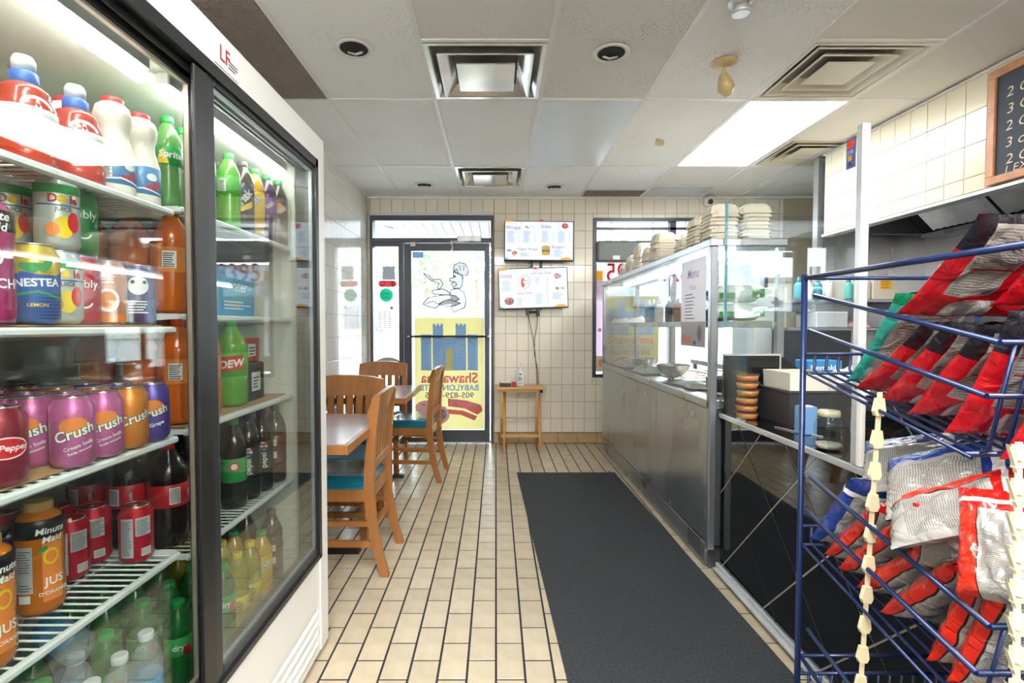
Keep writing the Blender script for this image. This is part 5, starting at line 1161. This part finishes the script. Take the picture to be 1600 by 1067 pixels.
# deli tubs
tubc = glass('tub_clear', (.9, .93, .93), 1.45, haze=.04); rice = mat('orange_sauce', '#d47b14', .5, var=.25, vscale=90)
def deli():
    t = thing('deli_tub', T0); MB().lathe([(.041, 0), (.044, .002), (.049, .028)], 24).build('tub', tubc, t, world=False)
    MB().lathe([(.001, .0015), (.0415, .0025), (.0465, .022), (.044, .025), (.001, .024)], 24).build('contents', rice, t, world=False)
    MB().lathe([(.052, .0285), (.0525, .032), (.048, .034), (.001, .0335)], 24).build('lid', tubc, t, world=False); return t
dt = deli(); dk = list(dt.children)
for k in range(6):
    lb = 'clear deli tub of orange filling, %s of its stack' % ['bottom one', 'second from the bottom', 'third from the bottom', 'fourth from the bottom', 'fifth from the bottom', 'topmost'][k]
    if k == 0: dt.location = (1.145, 2.325, .7765); tag(dt, lb, 'tub', 'stack of deli tubs')
    else: dup(dt, (1.145+random.uniform(-.002, .002), 2.325, .7765+.0345*k), 0, lb, 'stack of deli tubs', ks=dk)
# grey bin with liner
t = thing('grey_bin', (1.42, 2.29, .777), 'dark grey plastic bin with white paper liner on the black counter', 'bin'); gb = mat('bin_grey', '#3b3d42', .4)
def frus(x0, x1, y0, y1, z0, z1, fl): 
    return [(x0, y0, z0), (x1, y0, z0), (x1, y1, z0), (x0, y1, z0), (x0-fl, y0-fl, z1), (x1+fl, y0-fl, z1), (x1+fl, y1+fl, z1), (x0-fl, y1+fl, z1)]
b = MB(); b.add(frus(1.225, 1.50, 2.12, 2.37, .777, .925, .015), [(3, 2, 1, 0), (0, 1, 5, 4), (1, 2, 6, 5), (2, 3, 7, 6), (3, 0, 4, 7)])
b.add(frus(1.23, 1.495, 2.125, 2.365, .785, .925, .012), [(0, 1, 2, 3), (4, 5, 1, 0), (5, 6, 2, 1), (6, 7, 3, 2), (7, 4, 0, 3)]); b.build('bin', gb, t, fix=False)
b = MB()
for a in ((1.205, 1.52, 2.10, 2.112), (1.205, 1.52, 2.378, 2.39), (1.205, 1.217, 2.112, 2.378), (1.508, 1.52, 2.112, 2.378)): b.box(a[0], a[1], a[2], a[3], .918, .93, bev=.003)
b.build('rim', gb, t)
b = MB(); b.add(frus(1.235, 1.42, 2.14, 2.345, .8, 1.0, .006), [(0, 1, 5, 4), (1, 2, 6, 5), (2, 3, 7, 6), (3, 0, 4, 7)]); 
b.build('paper_liner', mat('paper_offwhite', '#dedbd0', .8), t, fix=False)
# jar
t = thing('glass_jar', (1.14, 1.745, .777), 'clear glass jar with pale screw lid on the black counter', 'jar'); jc = (1.14, 1.745, .777)
MB().lathe([(.03, 0), (.041, .004), (.043, .015), (.043, .085), (.034, .102), (.031, .106), (.031, .118)], 28, c=jc).build('glass', glass('jar_glass', (.9, .94, .95), 1.5), t)
MB().lathe([(.034, .112), (.0345, .128), (.032, .133), (.001, .134)], 28, c=jc).build('lid', mat('lid_cream', '#d8cfae', .3, metal=.2), t)
MB().lathe([(.038, .005), (.039, .02), (.001, .024)], 20, c=jc).build('coins', mat('jar_fill', '#c9bfa8', .5, var=.3, vscale=120), t)
decal('label', t, [(xf(ell(0, 0, .021, .014), 0, 0), 0)], lambda a, b, d: (jc[0]+math.cos(PI+1.0-a/.043+.0)*(.0434+d), jc[1]+math.sin(PI+1.0-a/.043)*(.0434+d), jc[2]+.06+b), [ink_k], step=.006)
t = thing('blue_box', (1.21, 1.99, .777), 'small pale blue box behind the jar on the black counter', 'box'); MB().box(1.18, 1.24, 1.965, 2.015, .777, .885, bev=.002).build('carton', mat('box_blue', '#6f9cc9', .5), t); MB().box(1.19, 1.23, 1.975, 2.005, .885, .888).build('flap', white_paint, t)
o = put('water_bottle', 1.135, 1.575, .777, 'clear water bottle behind the corner of the screen, near the jar', yaw=-2)
t = thing('plastic_container', (1.32, 1.75, .777), 'clear plastic container with blue tag behind the jar', 'container')
MB().lathe([(.05, 0), (.065, .004), (.075, .1), (.078, .16), (.07, .2)], 24, c=(1.32, 1.75, .777)).build('tub', tubc, t); MB().lathe([(.079, .16), (.08, .17), (.001, .185)], 24, c=(1.32, 1.75, .777)).build('lid', glass('lid_clear', (.85, .88, .9), 1.45, haze=.3), t)
o = MB().tube([(1.16, 2.12, .779), (1.2, 2.0, .779), (1.24, 1.93, .779)], .002, 6).build('drinking_straw', white_paint); tag(o, 'white straw lying on the black counter', 'straw')

# ================================================================ kitchen behind
kst = steel_brushed
struct(MB().box(2.47, 3.5, 3.96, 4.02, 0, H).build('trim_2', mat('kitchen_steel_wall', (.55, .56, .58), .35, metal=.8, var=.15, vscale=3, stretch=(3, 1, .3), rvar=.1)))
struct(MB().box(3.3, 3.34, -1.2, 3.96, 0, 1.9).build('trim_3', mat('kitchen_steel_wall', (.55, .56, .58), .35)))
Bk = thing('bulkhead', (3.0, 1.2, 1.88), kind='structure')
MB().box(2.476, 2.54, -1.5, 3.89, 1.885, H-.01).build('bulkhead_wall', grout_b, Bk); MB().box(2.54, 3.5, 3.8, 3.89, 1.885, H-.01).build('bulkhead_end', kst, Bk)
tiles(Bk, 'tile', brick_rects(.3, 3.88, 1.89, 2.475, .12, .168, 2.61, 2.475-.168*4), (2.476, 0, 0), (0, 1, 0), (0, 0, 1), (-1, 0, 0), mat('ivory_tile', '#e2dbc6', .2, coat=.1, per_obj=.02), gap=.003)
MB().box(2.462, 2.54, -1.5, 3.9, 1.868, 1.887, bev=.002).build('lower_trim', alum, Bk); MB().box(2.464, 2.54, -1.5, 3.9, 2.474, 2.486).build('upper_trim', white_paint, Bk)
Hd = thing('extractor_hood', (2.9, 1.2, 1.85), 'stainless extractor hood with baffle filters under the tiled bulkhead', 'hood')
MB().box(2.54, 3.3, 3.78, 3.80, 1.87, 2.46).build('end_panel', kst, Hd); MB().box(2.545, 2.56, -1.2, 3.78, 1.885, 2.46).build('front_lining', kst, Hd); MB().box(2.56, 3.3, -1.2, 3.78, 2.44, 2.46).build('roof', kst, Hd)
MB().extr([(3.12, 1.84), (3.3, 1.84), (3.3, 1.9), (3.12, 1.87)], 'y', -1.2, 3.78).build('grease_gutter', kst, Hd)
fm = mat('filter_steel', (.5, .49, .46), .35, metal=.8, var=.2)
dv = Vector((-.5, 0, .5)).normalized(); nv = Vector((-.7071, 0, -.7071))
for i in range(6):
    y0 = .55+i*.52; b = MB(); o = Vector((3.12, 0, 1.87))
    fr = MB()
    for k in range(9):
        a = y0+.02+k*.055
        for y_, dd_ in ((a, 0),):
            p = [o+dv*.02+Vector((0, y_, 0)), o+dv*.60+Vector((0, y_, 0))]; q = [x+Vector((0, .035, 0)) for x in p]
            b.add([p[0]+nv*.0, q[0]+nv*.018, q[1]+nv*.018, p[1], p[0]-nv*.02, q[0]-nv*.02, q[1]-nv*.02, p[1]-nv*.02], [(0, 1, 2, 3), (4, 7, 6, 5), (0, 4, 5, 1), (1, 5, 6, 2), (2, 6, 7, 3), (3, 7, 4, 0)])
    b.build('baffle_filter', fm, Hd)
b = MB(); b.extr([(3.13, 1.88), (3.3, 1.88), (3.3, 2.44), (2.75, 2.44), (2.62, 2.40)], 'y', .5, 3.77); b.build('plenum', black_metal, Hd)
# chalkboard
Cb = thing('chalkboard', (2.45, 2.1, 1.89), 'wood framed chalkboard with handwritten menu on the tiled bulkhead', 'chalkboard')
y0, y1, z0, z1 = 1.55, 2.585, 1.893, 2.45; cw = mat('frame_oak', '#c98f68', .5, var=.2, vscale=20)
b = MB(); w_ = .04
for a in ((y0, y1, z0, z0+w_), (y0, y1, z1-w_, z1), (y0, y0+w_, z0+w_, z1-w_), (y1-w_, y1, z0+w_, z1-w_)): b.box(2.445, 2.468, a[0], a[1], a[2], a[3], bev=.003)
b.build('frame', cw, Cb); MB().box(2.455, 2.466, y0+w_, y1-w_, z0+w_, z1-w_).build('board', mat('slate', '#3c4651', .75, var=.15, vscale=6), Cb)
chalk = mat('chalk', '#e8dcc0', .9); sh = []
for z_, s_ in ((2.315, '2 Chicken'), (2.235, '3 Chicken'), (2.155, '2 Chicken'), (2.075, '3 chicken'), (1.995, '2 GyRo'), (1.947, '1 EXTRA')):
    sc = .066 if 'EX' not in s_ else .05
    sh.append((xf(text(s_, sc, -.006, .15, 'LEFT'), .045+random.uniform(-.004, .006), z_, .02, sx=1.15), 0))
decal('handwriting', Cb, sh, plane_map((2.4548, y1-w_, 0), (0, -1, 0), (0, 0, 1), (-1, 0, 0)), [chalk])
# shelves and worktop in the kitchen
def steel_table(x0, x1, y0, y1, z, lb):
    t = thing('prep_table', ((x0+x1)/2, (y0+y1)/2, 0), lb, 'table'); MB().box(x0, x1, y0, y1, z-.04, z, bev=.003).build('tabletop', kst, t)
    for x in (x0+.03, x1-.03):
        for y in (y0+.03, y1-.03): MB().tube([(x, y, 0), (x, y, z-.04)], .02, 10).build('leg', kst, t)
    MB().box(x0+.03, x1-.03, y0+.03, y1-.03, .25, .28).build('undershelf', kst, t); return t
steel_table(1.75, 2.35, 2.6, 4.6, .9, 'steel prep table behind the serving counter')
t = thing('kitchen_range', (2.85, 2.6, 0), 'steel cooking range under the extractor hood', 'range')
MB().box(2.5, 3.28, 1.0, 3.9, .12, .88, bev=.005).build('body', kst, t); MB().box(2.5, 3.28, 1.0, 3.9, .0, .12).build('plinth', black_metal, t)
for i in range(4): MB().box(2.49, 2.5, 1.05+i*.72, 1.7+i*.72, .3, .8, bev=.004).build('oven_door', mat('oven_black', '#2a2c30', .3), t); MB().tube([(2.47, 1.1+i*.72, .74), (2.47, 1.65+i*.72, .74)], .01, 8).build('handle', alum, t)
MB().box(2.55, 3.25, 1.1, 3.85, .88, .91).build('griddle', black_metal, t)
ws = thing('wall_shelf', (2.6, 3.8, 1.37), 'upper steel shelf on the far kitchen wall with bottles and cartons', 'shelf'); MB().box(2.12, 2.98, 3.62, 3.955, 1.365, 1.385, bev=.003).build('board', kst, ws); MB().box(2.2, 2.22, 3.65, 3.955, 1.30, 1.365).build('bracket', kst, ws); MB().box(2.88, 2.9, 3.65, 3.955, 1.30, 1.365).build('bracket', kst, ws)
ws = thing('wall_shelf', (2.6, 3.8, 1.18), 'lower steel shelf on the far kitchen wall with white trays', 'shelf'); MB().box(2.12, 3.2, 3.55, 3.955, 1.165, 1.185, bev=.003).build('board', kst, ws); MB().box(2.14, 2.17, 3.6, 3.955, .9, 1.165).build('leg', kst, ws); MB().box(3.15, 3.18, 3.6, 3.955, .911, 1.165).build('leg', kst, ws)
def sitem(nm, x, y, z, w_, d_, h_, col, lb, cat='box', pr=None):
    t = thing(nm, (x, y, z), lb, cat); MB().box(x-w_/2, x+w_/2, y-d_/2, y+d_/2, z, z+h_, bev=.004).build('body', mat('item_'+col.strip('#'), col, .5), t)
    if pr: decal('print', t, pr, plane_map((x-w_/2, y-d_/2, z), (w_, 0, 0), (0, 0, h_), (0, -1, 0)), INK)
    return t
sitem('carton', 2.62, 3.78, 1.386, .13, .2, .15, '#efe6cf', 'cream carton with yellow corner label on the upper kitchen shelf', pr=[(rect(.1, .1, .3, .5), 6)])
sitem('carton', 2.79, 3.78, 1.386, .18, .2, .165, '#e9e2d2', 'wider cream carton with yellow panel on the upper kitchen shelf', pr=[(rect(.3, .45, .75, .9), 6), (lines(.34, .5, .7, .85, 3), 3)])
sitem('carton', 2.47, 3.8, 1.386, .11, .2, .14, '#f1efe6', 'plain white carton on the upper kitchen shelf')
for i, (x, c, nm) in enumerate(((2.18, '#5fb4c4', 'pale teal'), (2.25, '#eef0f0', 'white'), (2.32, '#3f93a8', 'dark teal'), (2.395, '#f0f0ea', 'ivory'), (2.54, '#53b9b4', 'turquoise'))):
    t = thing('squeeze_bottle', (x, 3.7, 1.386), '%s squeeze bottle on the upper kitchen shelf' % nm, 'bottle', 'squeeze bottles on the kitchen shelf')
    MB().lathe([(.01, 0), (.029, .002), (.03, .01), (.03, .1), (.02, .12), (.012, .125)], 16, c=(x, 3.7, 1.386)).build('body', mat('sq_'+c.strip('#'), c, .4), t); MB().lathe([(.013, .123), (.013, .134), (.004, .165)], 12, c=(x, 3.7, 1.386)).build('nozzle', mat('nozzle_teal', '#3f93a8', .4) if i in (0, 2, 4) else ink_w, t)
sitem('white_tray_stack', 2.36, 3.72, 1.186, .22, .25, .11, '#dfe3ea', 'white tray stack on the lower kitchen shelf left of the screen post', 'trays')
sitem('white_tray_stack', 2.86, 3.72, 1.186, .2, .25, .12, '#e6e8ee', 'white tray stack on the lower kitchen shelf right of the screen post', 'trays')
sitem('steel_canister', 3.02, 3.72, 1.186, .07, .1, .14, '#b9b5a8', 'beige canister on the lower kitchen shelf', 'canister')
cloth(2.58, 3.72, 1.186, .16, .18, .06, 21, 'pink and green wrapped packet on the lower kitchen shelf', mat('packet_pink', '#d9a7ae', .6, var=.5, vscale=25), 'wrapped_packet', 'packet')
sitem('dark_appliance', 2.02, 3.3, .901, .3, .35, .27, '#33353a', 'dark boxy appliance on the prep table behind the serving counter', 'appliance')
sitem('film_box', 1.86, 2.95, .901, .2, .12, .10, '#2f8fd0', 'blue and white catering wrap box on the prep table', 'box', [(rect(0, 0, 1, .25), 0), (xf(text('Reynolds', .22, .02), .5, .6, sy=1.7), 0)])
cloth(1.9, 2.72, .901, .26, .18, .10, 31, 'crumpled white paper on the prep table behind the grey bin', name='crumpled_paper', cat='paper')
sitem('steel_cabinet', 2.2, 4.3, .901, .25, .4, .6, '#d5d7da', 'pale steel cabinet on the prep table near the front window', 'cabinet')
cloth(2.1, 2.75, .901, .3, .2, .08, 37, 'white cloth heap at the near end of the prep table')

# ================================================================ snack rack
bluem = mat('rack_blue', '#0f2450', .35, metal=.2, coat=.2)
RX0, RX1, RY1, RY0 = .64, 1.0, 1.065, .62
R = thing('snack_rack', ((RX0+RX1)/2, (RY0+RY1)/2, 0), 'dark blue wire snack rack with sloping baskets', 'rack')
for x in (RX0, RX1): MB().tube([(x, RY1, 0), (x, RY1, 1.305)], .006, 10).build('post', bluem, R)
for x in (RX0, RX1): MB().tube([(x, RY0-.04, 0), (x, RY0-.04, 1.305)], .006, 10).build('post', bluem, R)
for x in (RX0, RX1): MB().tube([(x, RY1, 1.298), (x, RY0-.04, 1.298)], .005, 8).build('top_rail', bluem, R)
MB().tube([(RX0, RY1, .5), (RX1, RY1, .5)], .004, 8).build('crossbar', bluem, R); MB().tube([(RX0, RY1, 1.298), (RX1, RY1, 1.298)], .004, 8).build('crossbar', bluem, R)
for a, c in (((RX0, RY1, .35), (RX1, RY1, .1)), ((RX0, RY1, .1), (RX0, RY0-.04, .1))): MB().tube([a, c], .004, 8).build('brace', bluem, R)
AL = math.atan(.215); fy = Vector((0, -math.cos(AL), -math.sin(AL))); fu = Vector((0, -math.sin(AL), math.cos(AL)))
def basket(zf, hm, ht, dep=.39):
    o = Vector((RX0, RY1, zf)); wx = RX1-RX0
    L = lambda x, y, z: o+Vector((x, 0, 0))+fy*y+fu*z
    t = MB(); r = .0042
    for z in (hm, ht):
        for x in (0, wx): t.tube([L(x, .0, z), L(x, dep, z)], r, 8)
        t.tube([L(0, dep, z), L(wx, dep, z)], r, 8)
    t.tube([L(0, .0, .038), L(wx, .0, .038)], r*.8, 8); t.tube([L(0, dep*.97, 0), L(wx, dep*.97, 0)], r, 8); t.tube([L(-.0, .01, 0), L(wx, .01, 0)], r*.8, 8); t.tube([L(0, .0, 0), L(0, dep, 0)], r*.7, 8); t.tube([L(wx, .0, 0), L(wx, dep, 0)], r*.7, 8)
    bk_ = t.build('basket', bluem, R)
    x = .02
    for i in range(14):
        MB().tube([L(.02+i*.0245, 0, .038), L(.02+i*.0245, .004, .006), L(.02+i*.0245, .012, 0), L(.02+i*.0245, dep-.012, 0), L(.02+i*.0245, dep, .01), L(.02+i*.0245, dep, ht)], .0028, 6).build('wire', bluem, bk_)
    return L
LU = basket(1.104, .088, .160); LL = basket(.745, .076, .150); L3 = basket(.43, .076, .150)
# beige clip strips hanging on the rack
beige = mat('strip_beige', '#cfc6a4', .5)
def strip(pts, w_, lb, hook, n):
    t = thing('clip_strip', pts[0], lb, 'clip strip', 'hanging clip strips'); a, c = Vector(pts[0]), Vector(pts[1]); d = (c-a); u = d.normalized(); s = Vector((1, 0, 0)); nn = Vector((0, -1, 0))
    def slab(p, q, w0, w1, th): 
        return [p-s*w0-nn*th, p+s*w0-nn*th, p+s*w0+nn*th, p-s*w0+nn*th, q-s*w1-nn*th, q+s*w1-nn*th, q+s*w1+nn*th, q-s*w1+nn*th]
    F6 = [(3, 2, 1, 0), (4, 5, 6, 7), (0, 1, 5, 4), (1, 2, 6, 5), (2, 3, 7, 6), (3, 0, 4, 7)]
    MB().add(slab(a, c, w_*.45, w_*.45, .0012), F6).build('strip', beige, t)
    for k in range(n):
        p = a+d*((k+.5)/n); l = d.length/n*.42
        if hook:
            b = MB(); b.add(slab(p-u*l, p+u*l*.6, w_*.75, w_*.85, .003), F6)
            b.add([p-s*w_*.8-u*l*.2+nn*.003, p-s*w_*.4+u*l+nn*.003, p-s*w_*2.1-u*l*1.1+nn*.006, p-s*w_*.8-u*l*.2-nn*.003, p-s*w_*.4+u*l-nn*.003, p-s*w_*2.1-u*l*1.1+nn*.002], [(0, 1, 2), (3, 5, 4), (0, 3, 4, 1), (1, 4, 5, 2), (2, 5, 3, 0)])
            b.lathe([(.0035, -.001), (.0035, .001)], 10, c=tuple(p-s*w_*.2+nn*.004)); b.build('clip', beige, t)
        else:
            b = MB(); b.add(slab(p-u*l*.75, p+u*l*.2, w_*.7, w_*1.15, .004), F6); b.add(slab(p+u*l*.2, p+u*l*.55, w_*1.15, w_*.75, .004), F6); b.build('clip', beige, t)
strip([U(1375, 612, .852), U(1338, 1072, .9)-Vector((0, 0, .18))], .0085, 'beige clip strip hanging from the upper basket at the middle of the rack', False, 13)
strip([U(1592, 690, .60), U(1592, 1072, .60)-Vector((0, 0, .15))], .0085, 'toothed beige clip strip at the near front corner of the rack', True, 11)

# snack bags
def bagmat(name, kind_):
    m = bpy.data.materials.new(name); m.use_nodes = True; nt = m.node_tree; b = nt.nodes['Principled BSDF']
    b.inputs['Roughness'].default_value = .22; b.inputs['Coat Weight'].default_value = .25; b.inputs['Specular IOR Level'].default_value = .6
    uv = nt.nodes.new('ShaderNodeUVMap'); sp = nt.nodes.new('ShaderNodeSeparateXYZ'); nt.links.new(uv.outputs[0], sp.inputs[0])
    u, v = E(nt, sp.outputs[0]), E(nt, sp.outputs[1])
    def wrap(nl, seed, thr=.42, x0=0, x1=1):
        # broken lines of small print
        row_ = (v*nl).floor(); cmb = nt.nodes.new('ShaderNodeCombineXYZ'); nt.links.new((u*55).s, cmb.inputs[0]); nt.links.new((row_*3.7+seed).s, cmb.inputs[1])
        no = nt.nodes.new('ShaderNodeTexNoise'); no.inputs['Scale'].default_value = 1; no.inputs['Detail'].default_value = 1; nt.links.new(cmb.outputs[0], no.inputs[0])
        return (v*nl).frac().lt(.45)*E(nt, no.outputs[0]).gt(thr)
    grey = (.29, .28, .265); dark = (.15, .145, .14)
    if kind_ == 'red':
        c = mixc(nt, v.gt(.70), srgb('#b80d1a'), srgb('#1c1a20'))
        c = mixc(nt, u.between(.13, .5)*v.between(.30, .95), c, grey)
        c = mixc(nt, u.between(.15, .48)*v.between(.32, .93)*wrap(44, 1, .38), c, dark)
        c = mixc(nt, u.between(.26, .62)*v.between(.05, .25), c, (.5, .5, .48))
        c = mixc(nt, u.between(.33, .45)*v.between(.08, .22)*(u*90).frac().lt(.5), c, dark)
        c = mixc(nt, u.between(.17, .55)*v.between(.55, .565), c, srgb('#a01822'))
        c = mixc(nt, u.gt(.97)*v.lt(.7), c, srgb('#8f0c16'))
    elif kind_ == 'ketchup':
        c = mixc(nt, u.gt(.055), srgb('#c9260f'), srgb('#1d1614'))
        c = mixc(nt, u.gt(.07), c, grey); c = mixc(nt, u.between(.1, .95)*v.between(.16, .88)*wrap(52, 2, .36), c, dark)
        c = mixc(nt, u.gt(.13)*v.lt(.12), c, srgb('#b98f7c')); c = mixc(nt, v.gt(.955), c, srgb('#a8180f'))
        c = mixc(nt, u.gt(.13)*v.between(.90, .955), c, srgb('#4b4544'))
    elif kind_ == 'blue':
        c = mixc(nt, u.gt(.1), srgb('#1a3a8c'), grey); c = mixc(nt, u.between(.2, .9)*v.between(.1, .9)*wrap(46, 3, .36), c, dark)
        c = mixc(nt, v.gt(.88), c, srgb('#142a6a')); c = mixc(nt, v.between(.82, .88), c, (.75, .75, .76)); c = mixc(nt, u.gt(.95), c, srgb('#1a3a8c'))
    elif kind_ == 'ketchup_side':
        c = mixc(nt, u.gt(.34), srgb('#c9260f'), srgb('#1d1614'))
        c = mixc(nt, u.gt(.36), c, grey); c = mixc(nt, u.between(.4, .95)*v.between(.16, .74)*wrap(60, 2, .36), c, dark)
        c = mixc(nt, v.gt(.78), c, srgb('#b3160f')); c = mixc(nt, v.between(.84, .88), c, (.7, .7, .7))
    elif kind_ == 'blue_side':
        c = mixc(nt, u.gt(.3), srgb('#1a3a8c'), grey); c = mixc(nt, u.between(.36, .95)*v.between(.06, .66)*wrap(56, 3, .36), c, dark)
        c = mixc(nt, v.gt(.68), c, srgb('#17357f')); c = mixc(nt, v.between(.74, .82), c, (.75, .75, .76))
    elif kind_ == 'green':
        c = mixc(nt, u.gt(.12), srgb('#2a9d8f'), grey); c = mixc(nt, u.between(.2, .9)*v.between(.1, .86)*wrap(30, 4, .4), c, dark); c = mixc(nt, v.gt(.9), c, srgb('#0f7a50'))
    else:
        c = mixc(nt, u.gt(.3), srgb('#f08a1c'), grey); c = mixc(nt, u.between(.35, .9)*wrap(30, 5, .4), c, dark)
    nt.links.new(c, b.inputs['Base Color'])
    tc = nt.nodes.new('ShaderNodeTexCoord'); no = nt.nodes.new('ShaderNodeTexNoise'); no.inputs['Scale'].default_value = 16; no.inputs['Detail'].default_value = 3; no.inputs['Distortion'].default_value = 2.2
    nt.links.new(tc.outputs['Object'], no.inputs[0]); bp = nt.nodes.new('ShaderNodeBump'); bp.inputs['Strength'].default_value = .8; bp.inputs['Distance'].default_value = .012
    nt.links.new(no.outputs[0], bp.inputs['Height']); nt.links.new(bp.outputs[0], b.inputs['Normal']); return m
BM = {k: bagmat('bag_print_'+k, k) for k in ('red', 'ketchup', 'blue', 'green', 'orange', 'ketchup_side', 'blue_side')}
def bag_mesh(w_, h_, th, seed, m):
    nu, nv = 26, 34; b = MB(); b.uv = []
    for side in (1, -1):
        base = len(b.v)
        for j in range(nv+1):
            for i in range(nu+1):
                u, v = i/nu, j/nv; e = max(0, 1-abs(2*u-1)**2.6)**.6*max(0, 1-abs(2*v-1)**5)**.7
                wr_ = noise.noise(Vector((u*4, v*5, seed*7+side)))*.34+noise.noise(Vector((u*11, v*9, seed*3)))*.2
                crimp = .0012*math.sin(u*60) if (v < .04 or v > .96) else 0
                edge_ = 1-.07*max(0, 1-abs(2*v-1)**4)
                ridge = .0065*abs(noise.noise(Vector((u*6+v*4, v*3-u*5, seed+11))))*(1-e*.5)
                y = side*(th/2*e*(1+wr_))+crimp+ridge*side*min(1, 8*u, 8*(1-u))
                b.v.append(Vector(((u-.5)*w_*edge_+.5*w_, -y, v*h_))); b.uv.append((u, v))
        for j in range(nv):
            for i in range(nu):
                q = [base+j*(nu+1)+i, base+j*(nu+1)+i+1, base+(j+1)*(nu+1)+i+1, base+(j+1)*(nu+1)+i]
                b.f.append(q if side == 1 else q[::-1]); b.m.append(0); b.sm.append(True)
    return b
BMESH = {}
def bag(kind_, O, wv, uvv, w_, h_, th, seed, label, group):
    """O: lower left corner; wv, uvv: width and up directions"""
    wv = Vector(wv).normalized(); uvv = Vector(uvv); uvv = (uvv-wv*uvv.dot(wv)).normalized(); n = uvv.cross(wv).normalized()  # thickness axis
    M = Matrix((wv, -n if False else wv.cross(uvv)*-1, uvv)).transposed().to_4x4()
    k = (kind_, round(w_, 3), round(h_, 3), round(th, 3), seed)
    if k not in BMESH:
        o = bag_mesh(w_, h_, th, seed, None).build('snack_bag', BM[kind_], fix=False); BMESH[k] = o.data
    else:
        o = bpy.data.objects.new('snack_bag', BMESH[k]); C.objects.link(o)
    o.matrix_world = Matrix.Translation(Vector(O)) @ M
    return tag(o, label, 'snack bag', group)
def lean(a): a = math.radians(a); return (0, -math.sin(a), math.cos(a))
gU, gL = 'snack bags in the upper basket', 'snack bags in the lower basket'
def zf(L, Y): 
    t_ = (RY1-Y)/math.cos(AL); return L(0, t_, 0).z+.006
bag('green', (.675, .985, zf(LU, .985)), (1, 0, 0), lean(36), .15, .2, .025, 1, 'teal and grey bag at the back left of the upper basket', gU)
for i, (Y, a, lb) in enumerate(((.925, 50, 'red bag lying furthest back at the left of the upper basket'), (.865, 45, 'second red bag from the left in the upper basket'), (.805, 40, 'third red bag from the left in the upper basket'), (.737, 27, 'big red bag at the front of the upper basket showing its barcode'), (.655, 24, 'red bag nearest the front fence of the upper basket'))):
    bag('red', (.648, Y, zf(LU, Y)+.006), (1, -.05*(i % 2), -.03+.02*(i % 3)), lean(a), .15+.03*(i >= 3), .185+.01*(i>=3), .036, 2+i % 4, lb, gU)
for i, Y in enumerate((.93, .88, .83, .78, .73)): bag('red', (.83, Y, zf(LU, Y)+.006), (1, .03, 0), lean(38-i*3), .15, .18, .032, 2+i % 4, 'red bag in the right hand file of the upper basket, behind the left ones', 'red bags in the right file of the upper basket')
bag('red', U(1398, 498, .828)+Vector((0, 0, .008)), (1, 0, -.02), (0, -.125, .12), .20, .19, .035, 3, 'large red bag lying over the tops of the others, upper basket', gU)
bag('red', U(1545, 478, .675), (1, 0, .05), (0, -.1, .10), .18, .17, .03, 4, 'red bag lying on top at the right, cut by the edge of view', gU)
for i, (Y, a, k_, lb) in enumerate(((1.045, 34, 'blue', 'blue and grey bag at the back corner of the lower basket'), (.998, 42, 'ketchup', 'red and grey bag second from the back of the lower basket'), (.957, 45, 'ketchup', 'red and grey bag third from the back of the lower basket'), (.908, 45, 'ketchup', 'red and grey bag fourth from the back, behind the clip strip, lower basket'), (.85, 42, 'ketchup', 'red and grey bag fifth from the back of the lower basket'), (.755, 22, 'ketchup', 'red and grey bag second from the front of the lower basket'), (.72, 18, 'ketchup', 'red and grey bag at the very front of the lower basket'))):
    bag(k_, (.646, Y, zf(LL, Y)+.012), (1, 0, -.04+.03*(i % 3)), lean(a), .155, .19, .05, 10+i % 5, lb, gL)
for i, Y in enumerate((1.03, .98, .93, .88, .83, .78, .73)): bag('blue' if i < 2 else 'ketchup', (.83, Y, zf(LL, Y)+.006), (1, .03, 0), lean(34-i*2), .155, .19, .036, 10+i % 5, 'bag in the right hand file of the lower basket, behind the left ones', 'bags in the right file of the lower basket')
def bag3(kind_, BL, BR, TL, th, seed, lb, g):
    a, b_, c = Vector(BL), Vector(BR), Vector(TL); return bag(kind_, a, b_-a, c-a, (b_-a).length, (c-a).length, th, seed, lb, g)
def lying(k_, N, Rt, back, up, th, seed, lb):
    N = Vector(N); Lv = Vector(Rt)-N; rad = Vector((.62, .78, 0)); F = N+rad*back+Vector((0, 0, up)); bag3(k_, F, N, F+Lv, th, seed, lb, gL)
lying('blue_side', U(1345, 772, .94), U(1545, 775, .80), .14, .075, .04, 21, 'blue and grey bag lying on the pile, left one, lower basket')
lying('blue_side', U(1384, 812, .80), U(1650, 780, .66), .14, .07, .045, 22, 'blue and grey bag lying on the pile, right one, lower basket')
lying('ketchup_side', U(1392, 858, .745), U(1640, 815, .62), .115, .045, .045, 23, 'red and grey bag lying across the pile just below the blue ones')
bag3('ketchup_side', U(1492, 925, .67), U(1625, 955, .60), U(1590, 785, .66), .045, 24, 'large red and grey bag leaning at the front right of the lower basket', gL)
bag3('ketchup', U(1420, 880, .80), U(1560, 885, .76), U(1510, 800, .74), .04, 21, 'red bag tucked under the lying bags, lower basket', gL)
for i, Y in enumerate((.86, .80, .74, .69)): bag('orange', (.66, Y, zf(L3, Y)+.006), (1, 0, 0), lean(22), .16, .2, .04, 30+i % 2, 'orange snack bag in the lowest basket, seen only at its top', 'orange bags in the lowest basket')
for o in (list(KIND.values())):
    if o.location.z < -40:
        for c_ in list(o.children): bpy.data.objects.remove(c_)
        bpy.data.objects.remove(o)
bpy.context.view_layer.update()
